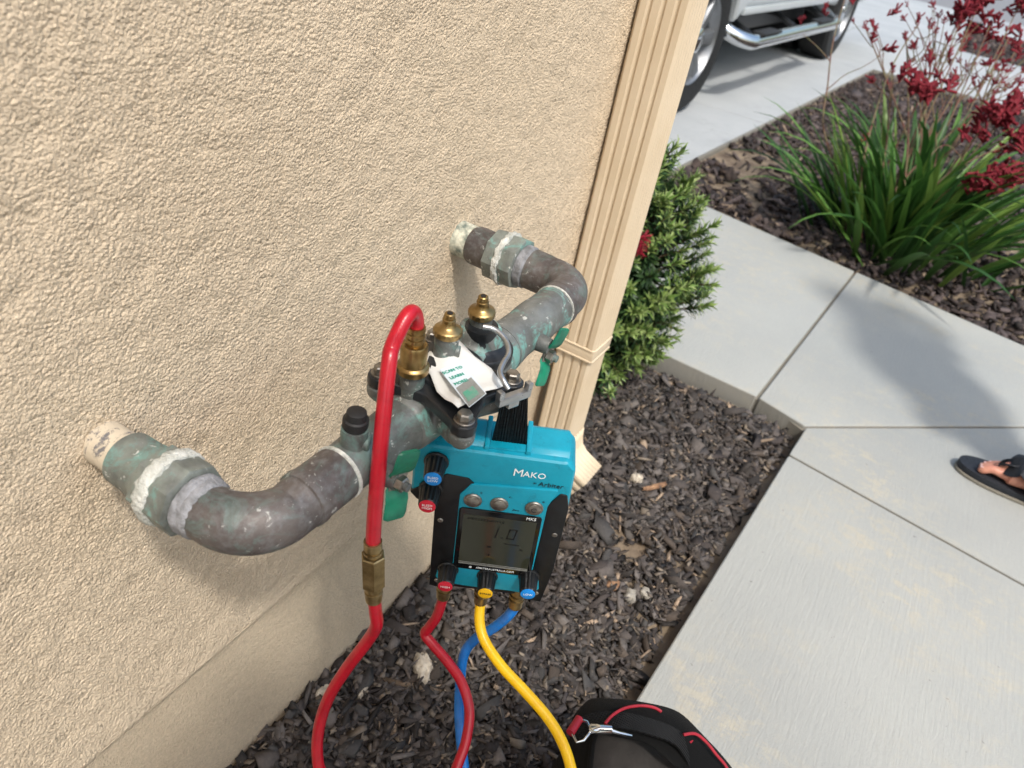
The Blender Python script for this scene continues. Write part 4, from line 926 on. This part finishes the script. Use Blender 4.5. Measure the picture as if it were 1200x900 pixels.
# ------------------------------------------------------------------ kangaroo paw
KB = Vector((3.55, .0, -.04))
kp = empty('kangaroo_paw', KB, 'clump of strappy green leaves with dark red flowers on tall stems', 'plant')
KI = kp.matrix_world.inverted()
def blade(L, wd, droop, fold, sd, tint):
    g_ = np.random.default_rng(sd); n_ = 9; V_, F_, C_ = [], [], []; p = np.array([0., 0, 0]); ang = R(86); c0 = np.array(lin(tint)[:3])
    for i in range(n_):
        t = i/(n_-1); w_ = wd*(.55+.45*min(1, t*3))*(1-t**3)+.0006; c = c0*(.75+.35*t)*(1 if t < .93 else .8)
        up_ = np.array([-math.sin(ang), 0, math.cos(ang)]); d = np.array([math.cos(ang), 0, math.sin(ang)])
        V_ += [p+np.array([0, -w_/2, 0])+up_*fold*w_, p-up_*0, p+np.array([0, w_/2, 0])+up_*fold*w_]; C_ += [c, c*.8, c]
        p = p+d*L/(n_-1); ang -= droop*(.35+1.3*t)/(n_-1)
    for i in range(n_-1): k = i*3; F_ += [(k, k+1, k+4, k+3), (k+1, k+2, k+5, k+4)]
    o = npmesh('leaf', np.array(V_), np.array(F_), 'leaf', kp, 180, np.array(C_)); me = o.data; bpy.data.objects.remove(o); return me
TINT = ['#3f682d', '#4f7a36', '#355a28', '#628b40', '#2e5126', '#779646']
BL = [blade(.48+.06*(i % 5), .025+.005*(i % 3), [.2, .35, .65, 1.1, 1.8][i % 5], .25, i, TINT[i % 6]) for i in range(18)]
g = random.Random(9)
for i in range(288):
    a = g.uniform(0, 6.283); rr = abs(g.gauss(0, .13)); b = KB+Vector((math.cos(a)*rr*1.2, math.sin(a)*rr*1.4, g.uniform(0, .02)))
    k = g.randrange(18); lean = g.uniform(0, .5)+rr*1.6
    az = a+g.gauss(0, .6)
    q = Matrix.Rotation(az, 4, 'Z') @ Matrix.Rotation(lean, 4, 'Y') @ Matrix.Rotation(g.gauss(0, .25), 4, 'Z')
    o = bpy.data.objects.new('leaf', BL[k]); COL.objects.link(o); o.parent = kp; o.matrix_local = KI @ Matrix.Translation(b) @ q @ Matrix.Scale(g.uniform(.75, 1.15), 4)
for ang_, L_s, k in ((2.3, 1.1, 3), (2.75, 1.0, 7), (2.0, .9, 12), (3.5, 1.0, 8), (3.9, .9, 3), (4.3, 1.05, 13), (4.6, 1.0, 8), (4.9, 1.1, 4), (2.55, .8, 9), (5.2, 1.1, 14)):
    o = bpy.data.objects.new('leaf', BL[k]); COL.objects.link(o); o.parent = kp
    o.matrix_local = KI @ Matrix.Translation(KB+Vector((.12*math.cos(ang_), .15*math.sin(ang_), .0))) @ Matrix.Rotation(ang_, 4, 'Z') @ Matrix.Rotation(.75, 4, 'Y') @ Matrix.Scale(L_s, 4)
def paw(mb, p, d, s, n_):                             # fan of furry finger-like tubes
    d = d.normalized(); u_ = d.orthogonal().normalized(); w_ = d.cross(u_)
    for k in range(n_):
        t = k/max(1, n_-1); a = g.uniform(0, 6.28); sp = g.uniform(.3, 1.1); e = (d*.75+(u_*math.cos(a)+w_*math.sin(a))*sp+Vector((0, 0, .25))).normalized(); b = p+d*(t-.3)*.035*s
        L = g.uniform(.020, .036)*s; r = .0036*s; m_ = b+e*L*.55+Vector((0, 0, -.002)); tip = b+e*L+Vector((g.uniform(-.005, .005), g.uniform(-.005, .005), -.004))*s
        mb.tube([b, b+e*L*.2, m_, tip], [r*.55, r*.9, r, r*1.05], 6)
def stalk(pts, clusters, r0=.0052):
    st = MB().tube(pts, [r0*(1-.55*i/(len(pts)-1)) for i in range(len(pts))], 7, smooth=5).build('flower_stalk', 'stalk', kp)
    for (p, d, s, n_) in clusters:
        mb = MB(); paw(mb, p, d, s, n_); mb.build('flower_cluster', 'redfuzz', st, 60)
def big(px, py, t, s=1.3, n_=34, bend=None):
    p = T(px, py, t); b = KB+Vector((g.uniform(-.1, .1), g.uniform(-.12, .12), 0)); m = b.lerp(p, .55)+Vector((0, 0, .12))
    stalk([b, b.lerp(m, .6)+Vector((0, 0, .05)), m, p], [(p+Vector((g.gauss(0, .022), g.gauss(0, .03), g.gauss(0, .03)))*(s/1.7), (p-m).normalized()*.5+Vector((g.gauss(0, .5), g.gauss(0, .5), g.gauss(.2, .4))), s*g.uniform(.8, 1.1), n_//4) for _ in range(7)])
big(1078, 112, 3.05, 1.75, 60); big(1088, 95, 3.1, 1.3, 30); big(1175, 140, 3.05, 1.7, 60); big(1190, 125, 3.15, 1.5, 34); big(1160, 208, 2.95, 1.6, 50); big(1178, 200, 2.98, 1.4, 30); big(1150, 150, 3.0, 1.5, 44); big(1192, 165, 3.0, 1.5, 44); big(1145, 212, 2.92, 1.4, 40); big(1147, 6, 3.25, 1.7, 60); big(1128, 18, 3.25, 1.5, 40); big(1160, 30, 3.3, 1.4, 34); big(1195, 5, 3.3, 1.5, 30); big(1182, 45, 3.3, 1.2, 22)
def branching(tip, t, n_br, s=.9, spread=60):
    p = T(tip[0], tip[1], t); b = KB+Vector((g.uniform(-.14, .10), g.uniform(-.14, .18), 0)); j = b.lerp(p, .72)+Vector((0, 0, .05))
    cl = []; mbp = MB()
    for k in range(n_br):
        q = T(tip[0]+g.uniform(-spread, spread), tip[1]+g.uniform(-spread*.45, spread*.45), t+g.uniform(-.12, .12)); mbp.tube([j.lerp(p, k/n_br*.9), j.lerp(q, .55)+Vector((0, 0, .015)), q], [.0024, .002, .0014], 5, smooth=4); cl.append((q, q-j, s*g.uniform(.6, 1.1), g.randrange(5, 13)))
    stalk([b, b.lerp(j, .5)+Vector((0, 0, .06)), j, p], cl+[(p, p-j, s, 8)]); mbp.build('side_stem', 'stalk', kp)
branching((1150, 60), 3.3, 6, .8, 45); branching((1110, 50), 3.2, 5, .8, 40); branching((1180, 85), 3.25, 6, .8, 40); branching((1085, 70), 3.3, 5, .75, 35); branching((1190, 60), 3.4, 6, .8, 40); branching((1130, 80), 3.35, 5, .7, 40); branching((1100, 20), 3.4, 5, .8, 50)
branching((1062, 45), 3.3, 5, .85, 35); branching((1045, 85), 3.25, 4, .8, 30); branching((1015, 35), 3.35, 4, .8, 25); branching((1120, 30), 3.3, 6, .9, 45); branching((1170, 65), 3.35, 6, .9, 45); branching((1140, 95), 3.3, 6, .8, 45); branching((1195, 100), 3.3, 5, .8, 35); branching((1165, 110), 3.2, 4, .7, 40)
# the two tall stems leaning over the driveway
stalk([KB+Vector((-.12, .15, 0)), T(985, 215, 3.25), T(965, 150, 3.25), T(970, 100, 3.26), T(976, 50, 3.28), T(991, -5, 3.3)], [(T(967, 16, 3.3), Vector((0, .2, .3)), 1.0, 9), (T(1000, 2, 3.3), Vector((.1, .1, .3)), 1.25, 14)])
stalk([T(973, 72, 3.27), T(958, 55, 3.27), T(941, 40, 3.28)], [(T(939, 27, 3.28), Vector((0, .05, .3)), .8, 7)], .0024)
stalk([KB+Vector((-.1, .1, 0)), T(1010, 200, 3.1), T(1040, 90, 3.2), T(1075, 30, 3.3)], [(T(1043, 17, 3.2), Vector((.1, -.3, .3)), 1.1, 10), (T(1037, 58, 3.2), Vector((.1, -.3, .2)), 1.2, 12), (T(1075, 25, 3.3), Vector((.1, 0, .3)), .9, 8)])
stalk([T(968.5, 106, 3.26), T(990, 88, 3.24), T(1012, 78, 3.22), T(1037, 62, 3.2)], [(T(1022, 48, 3.2), Vector((0, 0, .3)), 1.0, 9)], .0024)
stalk([KB+Vector((-.05, 0, 0)), T(1080, 200, 3.0), T(1110, 170, 2.98), T(1140, 205, 2.95)], [(T(1012, 165, 3.1), Vector((0, 0, 1)), .7, 6)], .003)

# ------------------------------------------------------------------ pickup truck on the driveway
TRM = Matrix.Translation((4.50, 1.355, .004)) @ Matrix.Rotation(R(-2.6), 4, 'Z')
tr = empty('pickup_truck', None, 'silver pickup truck with chrome running board parked on the driveway', 'truck', mtx=TRM)
def arch(cx, r, z, n_=10): return [(cx+r*math.cos(math.pi*k/n_), z+r*math.sin(math.pi*k/n_)) for k in range(n_+1)]
def tbox(lo, hi, name, mat, par=tr, bevel=.01): return MB().box(lo, hi, TRM).build(name, mat, par, 30, bevel=bevel)
RW = .395; WB = 3.46
prof = [(-.95, .42), (-.98, .62), (-.94, .98), (-.80, 1.06), (.75, 1.16), (5.0, 1.16), (5.02, .55), (4.85, .50)]+arch(WB, .47, .46)+[(2.9, .54), (.62, .54)]+arch(0, .47, .46)+[(-.55, .42)]
FX = Matrix(((1, 0, 0, 0), (0, 0, 1, 0), (0, 1, 0, 0), (0, 0, 0, 1)))
MB().prism(prof, .0, 1.92, TRM @ FX).build('body', 'carsilver', tr, 30, bevel=.03, bseg=3)
MB().prism([(.62, 1.15), (1.25, 1.80), (1.6, 1.86), (2.9, 1.86), (3.05, 1.8), (3.12, 1.15)], .10, 1.82, TRM @ FX).build('cab', 'carsilver', tr, 30, bevel=.04, bseg=3)
for s_ in (.094, 1.826):
    for a in ([(.86, 1.2), (1.36, 1.74), (1.95, 1.78), (1.95, 1.2)], [(2.03, 1.2), (2.03, 1.78), (2.85, 1.76), (2.95, 1.2)]):
        MB().prism(a, s_-.008, s_+.008, TRM @ FX).build('side_window', 'carglass', tr, 0)
MB().add([TRM @ Vector(p) for p in ((.66, .2, 1.21), (.66, 1.72, 1.21), (1.2, 1.66, 1.775), (1.2, .26, 1.775), (.69, .2, 1.21), (.69, 1.72, 1.21), (1.23, 1.66, 1.775), (1.23, .26, 1.775))], [(0, 1, 2, 3), (7, 6, 5, 4), (0, 4, 5, 1), (1, 5, 6, 2), (2, 6, 7, 3), (3, 7, 4, 0)]).build('windscreen', 'carglass', tr, 0, mtx=Matrix.Identity(4))
for x0, x1 in ((.66, 1.98), (2.0, 3.08)):
    d = MB().prism([(x0, .60), (x1, .60), (x1, 1.14), (x0, 1.14)], -.012, .02, TRM @ FX).build('door', 'carsilver', tr, 30, bevel=.012)
    MB().box((x1-.28, -.045, 1.0), (x1-.10, -.02, 1.03), TRM).build('door_handle', 'chrome', d, 30, bevel=.008)
    MB().box((x0+.02, -.016, .70), (x1-.02, -.0125, .74), TRM).build('side_moulding', 'carsilver', d, 30, bevel=.001)
tbox((.6, -.005, .50), (2.9, .10, .545), 'rocker_panel', 'carsilver', tr, .012)
tbox((-1.05, .05, .40), (-.93, 1.87, .62), 'front_bumper', 'chrome', tr, .03); tbox((5.0, .05, .45), (5.14, 1.87, .66), 'rear_bumper', 'chrome', tr, .03)
for y0 in (.04, 1.58):
    tbox((-.985, y0, .74), (-.90, y0+.30, .94), 'headlight', 'lamp_clear', tr, .02); tbox((4.98, y0+.08, .72), (5.035, y0+.22, 1.08), 'tail_light', 'lamp_red', tr, .015)
tbox((-1.0, .40, .66), (-.93, 1.52, .96), 'grille', 'blackplastic', tr, .02)
tbox((.75, -.18, 1.14), (.95, -.02, 1.30), 'door_mirror', 'blackplastic', tr, .03)
tbox((-.4, .30, .28), (4.6, 1.62, .43), 'chassis', 'blackplastic', tr, .03)
# chrome running board: tube with tread pads and brackets
rb = MB().tube([TRM @ Vector(p) for p in ((.50, .16, .46), (.52, .02, .40), (.62, -.075, .372), (.8, -.09, .37), (1.8, -.09, .37), (2.65, -.09, .37), (2.78, -.075, .372), (2.86, .02, .40), (2.88, .16, .46))], .045, 16, smooth=5).build('running_board', 'chrome', tr)
for x0, x1 in ((.72, 1.08), (2.1, 2.5)):
    pd = MB(); pd.box((x0, -.135, .405), (x1, -.045, .422), TRM); pd.build('step_pad', 'rubber', rb, 30, bevel=.006)
for x0 in (.75, 1.7, 2.6): MB().tube([TRM @ Vector((x0, -.09, .37)), TRM @ Vector((x0, .1, .44)), TRM @ Vector((x0, .35, .45))], .02, 8).build('bracket', 'blackplastic', rb)
def wheel(x, y, out):
    c = TRM @ Vector((x, y, RW)); ax = (TRM.to_3x3() @ Vector((0, out, 0))); W2 = .135
    wr = MB().lathe([(-W2, RW-.10), (-W2, RW-.03), (-W2+.03, RW-.004), (-W2*.5, RW), (W2*.5, RW), (W2-.03, RW-.004), (W2-.004, RW-.03), (W2, RW-.09), (W2-.006, RW-.160), (W2-.03, RW-.170)], c, ax, 48, cap=False).build('wheel', 'tyre', tr, 30)
    MB().lathe([(W2-.012, RW-.157), (W2-.004, RW-.163), (W2-.03, RW-.18), (-W2+.02, RW-.19)], c, ax, 40, cap=False).build('rim', 'alloy', wr, 40)
    sp = MB(); q = ax.to_track_quat('Z', 'Y')
    for k in range(6):
        a = k*math.pi/3; e1 = q @ Vector((math.cos(a), math.sin(a), 0)); e2 = ax.cross(e1)
        b0_, b1_ = c+e1*.05+ax*(W2-.035), c+e1*(RW-.172)+ax*(W2-.025); v = []
        for pt, hw in ((b0_, .035), (b1_, .05)):
            for sx, sz in ((-1, -.03), (1, -.03), (.7, .006), (-.7, .006)): v.append(pt+e2*hw*sx+ax*sz)
        sp.add(v, [(0, 1, 2, 3), (7, 6, 5, 4), (0, 4, 5, 1), (1, 5, 6, 2), (2, 6, 7, 3), (3, 7, 4, 0)])
    sp.build('spokes', 'alloy', wr, 30, bevel=.006)
    MB().lathe([(W2-.06, .07), (W2-.02, .065), (W2-.012, .05)], c, ax, 20).build('hub_cap', 'chrome', wr, 35)
    MB().lathe([(0, .17), (.02, .17)], c, ax, 24).build('brake_disc', 'steel', wr, 30)
for x in (0, WB):
    wheel(x, .13, -1); wheel(x, 1.79, 1)
    MB().lathe([(.30, .452), (1.60, .452)], TRM @ Vector((x, 0, .46)), TRM.to_3x3() @ Vector((0, 1, 0)), 32, cap=False).build('wheel_well', 'rubber', tr, 40)

# ------------------------------------------------------------------ people
def limb(mb, pts, rad, seg=14, sm=4): mb.tube(pts, rad, seg, smooth=sm)
def ball(mb, c, r, s=(1, 1, 1), n_=14):
    c = Vector(c); mb.lathe([(-r*s[2]*math.cos(math.pi*k/n_), max(1e-4, r*math.sin(math.pi*k/n_))) for k in range(n_+1)], c, (0, 0, 1), 16)
    if s[0] != 1 or s[1] != 1:
        for q in mb.v[-(n_+1)*16:]: q.x = c.x+(q.x-c.x)*s[0]; q.y = c.y+(q.y-c.y)*s[1]
def hand(mb, wrist, d, palm_n, curl=.5):
    d = Vector(d).normalized(); nrm = Vector(palm_n); nrm = (nrm-d*nrm.dot(d)).normalized(); sd = d.cross(nrm); w_ = Vector(wrist)
    for k, (o_, L) in enumerate(((-.030, .066), (-.010, .076), (.010, .072), (.029, .056))):
        k0 = w_+d*.085+sd*o_; e = (d*math.cos(curl)+nrm*math.sin(curl)); e2 = (d*math.cos(curl*2)+nrm*math.sin(curl*2))
        limb(mb, [w_+d*.01+sd*o_*.7, k0, k0+e*L*.5, k0+e*L*.5+e2*L*.5], [.014, .0105, .009, .0072], 8, 3)
    t0_ = w_+d*.03-sd*.025; limb(mb, [t0_, t0_+(d*.5-sd*.7+nrm*.4).normalized()*.035, t0_+(d*.8-sd*.5+nrm*.6).normalized()*.065], [.014, .0105, .0085], 8, 3)
def foot(mb, ankle, e, toe_side, ht=.02, detail=True):
    """e: toe direction, toe_side: unit vector towards the big toe"""
    e = Vector(e).normalized(); s_ = Vector(toe_side).normalized(); a = Vector(ankle); g0 = Vector((a.x, a.y, ht)); up_ = Vector((0, 0, 1))
    limb(mb, [a, g0+up_*.055-e*.01, g0+up_*.032-e*.045], [.036, .036, .028])
    limb(mb, [g0+up_*.055, g0+up_*.050+e*.07, g0+up_*.030+e*.13+s_*.008, g0+up_*.016+e*.165+s_*.012], [.034, .034, .026, .015])
    limb(mb, [g0+up_*.025-e*.03, g0+up_*.024+e*.06-s_*.018, g0+up_*.017+e*.135-s_*.022], [.026, .026, .017])
    limb(mb, [g0+up_*.024+e*.06+s_*.01, g0+up_*.020+e*.135+s_*.026], [.022, .020])
    for o_, L, r in ((.031, .200, .0118), (.008, .198, .0074), (-.0095, .190, .0070), (-.0255, .178, .0066), (-.040, .163, .0063)):
        b = g0+e*(L-.065)+s_*o_*.85+up_*.018; t = g0+e*L+s_*o_+up_*(r*.95)
        limb(mb, [b, b.lerp(t, .55)+up_*.007, t-e*r*.8, t], [r*1.0, r*.92, r*1.02, r*.55], 12, 4)
def head(mb, c, fwd):
    c = Vector(c); ball(mb, c, .098, (.80, 1.0, 1.18)); f_ = Vector(fwd); f_.z = 0; f_.normalize(); s_ = Vector((0, 0, 1)).cross(f_)
    limb(mb, [c-Vector((0, 0, .035))+f_*.03, c-Vector((0, 0, .095))+f_*.055], [.065, .038]); limb(mb, [c+f_*.085+Vector((0, 0, .02)), c+f_*.115-Vector((0, 0, .022))], [.010, .016], 8)
    for q in (1, -1): limb(mb, [c+s_*q*.078+Vector((0, 0, .02)), c+s_*q*.088+Vector((0, 0, -.03))], [.016, .012], 8)
    limb(mb, [c+f_*.092-Vector((0, 0, .052))-s_*.02, c+f_*.092-Vector((0, 0, .052))+s_*.02], [.008, .008], 8)
def person(label, P, hands, feet, fwd, bare=True, shirt='shirt', vox=.0030, sandal=True):
    root = empty('person', (P['pelvis'][0], P['pelvis'][1], 0), label, 'person')
    V3 = {k: Vector(v) for k, v in P.items()}; b = MB()
    limb(b, [V3['pelvis']-Vector((0, 0, .06)), V3['pelvis']+Vector((0, 0, .04)), V3['waist'], V3['chest'], V3['neck']-Vector((0, 0, .04)), V3['neck'], V3['head']-Vector((0, 0, .04))], [.12, .135, .125, .145, .10, .056, .056], 20)
    limb(b, [V3['shl'], V3['shr']], [.062, .062]); limb(b, [V3['hpl'], V3['hpr']], [.092, .092])
    for s_ in 'lr':
        limb(b, [V3['hp'+s_], V3['kn'+s_], V3['kn'+s_].lerp(V3['an'+s_], .3), V3['an'+s_]], [.088, .056, .058, .036])
        limb(b, [V3['sh'+s_], V3['el'+s_], V3['el'+s_].lerp(V3['wr'+s_], .3), V3['wr'+s_]], [.054, .041, .041, .027]); hand(b, V3['wr'+s_], *hands[s_])
        foot(b, V3['an'+s_], feet[s_][0], feet[s_][1], feet[s_][2])
    head(b, V3['head'], fwd)
    body = remesh(b, 'body', 'skin', root, vox, 3)
    t = MB(); limb(t, [V3['pelvis']-Vector((0, 0, .02)), V3['waist'], V3['chest'], V3['neck']-Vector((0, 0, .055))], [.152, .148, .160, .11], 20); limb(t, [V3['shl'], V3['shr']], [.076, .076])
    for s_ in 'lr': limb(t, [V3['sh'+s_], V3['sh'+s_].lerp(V3['el'+s_], .75)], [.070, .066])
    remesh(t, 'shirt', shirt, body, .008, 6)
    t = MB(); limb(t, [V3['pelvis']-Vector((0, 0, .07)), V3['pelvis']+Vector((0, 0, .07))], [.142, .148], 20); limb(t, [V3['hpl'], V3['hpr']], [.110, .110])
    for s_ in 'lr': limb(t, [V3['hp'+s_], V3['hp'+s_].lerp(V3['kn'+s_], .85)], [.106, .092])
    remesh(t, 'shorts', 'shorts', body, .008, 6)
    t = MB(); f_ = Vector(fwd).normalized(); ball(t, V3['head']-f_*.012+Vector((0, 0, .022)), .103, (.84, 1.0, 1.12)); o = remesh(t, 'hair', 'hair', body, .007, 3)
    for s_ in 'lr':
        e = Vector(feet[s_][0]).normalized(); ts_ = Vector(feet[s_][1]).normalized(); a = Vector((V3['an'+s_].x, V3['an'+s_].y, 0)); h = feet[s_][2]
        def outl(gr=0):
            pl = []
            for k in range(40):
                th = 2*math.pi*k/40; c, s2 = math.cos(th), math.sin(th); rr_ = (abs(c)**2.3+abs(s2)**2.3)**(-1/2.3)
                wd = .049+.010*c+gr; pl.append(a+e*(.085+(.158+gr)*rr_*c)+ts_*(wd*rr_*s2+.004*c))
            return pl
        pl = outl(.0025)
        fl_ = MB().add([Vector((p.x, p.y, z)) for z in (.001, h*.36) for p in pl], [tuple(range(40))[::-1], tuple(range(40, 80))]+[(i, (i+1) % 40, 40+(i+1) % 40, 40+i) for i in range(40)]).build('flip_flop', 'soleside', body, 40, bevel=.002)
        pl = outl()
        MB().add([Vector((p.x, p.y, z)) for z in (h*.36+.0002, h) for p in pl], [tuple(range(40))[::-1], tuple(range(40, 80))]+[(i, (i+1) % 40, 40+(i+1) % 40, 40+i) for i in range(40)]).build('foot_bed', 'sole', fl_, 40, bevel=.002)
        up_ = Vector((0, 0, 1)); g0 = a+up_*h; post = g0+e*.150+ts_*.018
        for sd in (1, -1):
            pts = [post+up_*.004, post+up_*.034-e*.004, post+up_*.044-e*.012+ts_*sd*.006, g0+e*.112+ts_*(.006+sd*.028)+up_*.062, g0+e*.078+ts_*sd*.050+up_*.036, g0+e*.045+ts_*sd*.054+up_*.001]
            ribbon(pts, lambda t: .011+.040*math.sin(math.pi*min(1, t*1.05))**.7, .004, 'thong_strap', 'sole', fl_, (up_+ts_*sd*.75).normalized())
        for o_, L, r in ((.031, .200, .0118), (.008, .198, .0074), (-.0095, .190, .0070), (-.0255, .178, .0066), (-.040, .163, .0063)):
            nl = MB(); c = g0+e*(L-r*.55)+ts_*o_+up_*(r*1.72); nl.lathe([(0, r*.62), (.0008, r*.60), (.0016, r*.35)], c-up_*.001, up_+e*.45, 12); nl.build('toenail', 'nail', body, 60)
    return root, body
E_ = (.02, 1, 0); BT = (-1, .02, 0)
person('person in dark flip-flops standing on the walkway', dict(pelvis=(1.995, -.80, .93), waist=(2.02, -.80, 1.10), chest=(2.05, -.79, 1.30), neck=(2.07, -.78, 1.50), head=(2.08, -.755, 1.65), shl=(1.86, -.79, 1.42), shr=(2.25, -.79, 1.42),
    hpl=(1.90, -.80, .90), hpr=(2.07, -.80, .90), knl=(1.88, -.82, .50), knr=(2.03, -.69, .50), anl=(1.86, -.95, .115), anr=(1.985, -.617, .115), ell=(1.79, -.83, 1.14), elr=(2.32, -.83, 1.14), wrl=(1.78, -.74, .90), wrr=(2.33, -.72, .90)),
    dict(l=((0, .15, -1), (1, 0, 0), .35), r=((0, .15, -1), (-1, 0, 0), .35)), dict(l=((-.1, 1, 0), (1, .1, 0), .026), r=(E_, BT, .026)), (0, 1, 0))
ph_c = Vector((0, 0, H))+(M.to_3x3() @ Vector((0, 0, .016)))
person('person holding up a phone beside the stucco wall', dict(pelvis=(-.19, -.50, .93), waist=(-.16, -.47, 1.10), chest=(-.09, -.40, 1.30), neck=(-.03, -.33, 1.48), head=(.01, -.28, 1.61), shl=(-.18, -.23, 1.42), shr=(.05, -.51, 1.40),
    hpl=(-.25, -.42, .90), hpr=(-.13, -.57, .90), knl=(-.20, -.36, .50), knr=(-.05, -.55, .50), anl=(-.27, -.34, .115), anr=(-.11, -.61, .115), ell=(-.24, -.08, 1.16), elr=(.03, -.36, 1.12), wrl=(-.16, -.005, 1.075), wrr=(-.075, -.185, 1.075)),
    dict(l=((.8, -.25, .25), (.3, -.9, .2), .5), r=((.4, .75, .25), (.75, .4, .2), .5)), dict(l=((.75, .66, 0), (.66, -.75, 0), .026), r=((.8, .6, 0), (-.6, .8, 0), .026)), (.7, .7, 0), True, 'navy', .006)
phn = empty('smartphone', ph_c, 'dark smartphone held up by the photographer', 'phone', mtx=Matrix.Translation(ph_c) @ M.to_3x3().to_4x4())
MB().box((-.014, -.036, -.0035), (.130, .036, .0045), phn.matrix_world).build('phone_body', 'phone', phn, 30, bevel=.003)
MB().box((-.010, -.033, .0044), (.126, .033, .0052), phn.matrix_world).build('phone_screen', 'gloss', phn, 30)
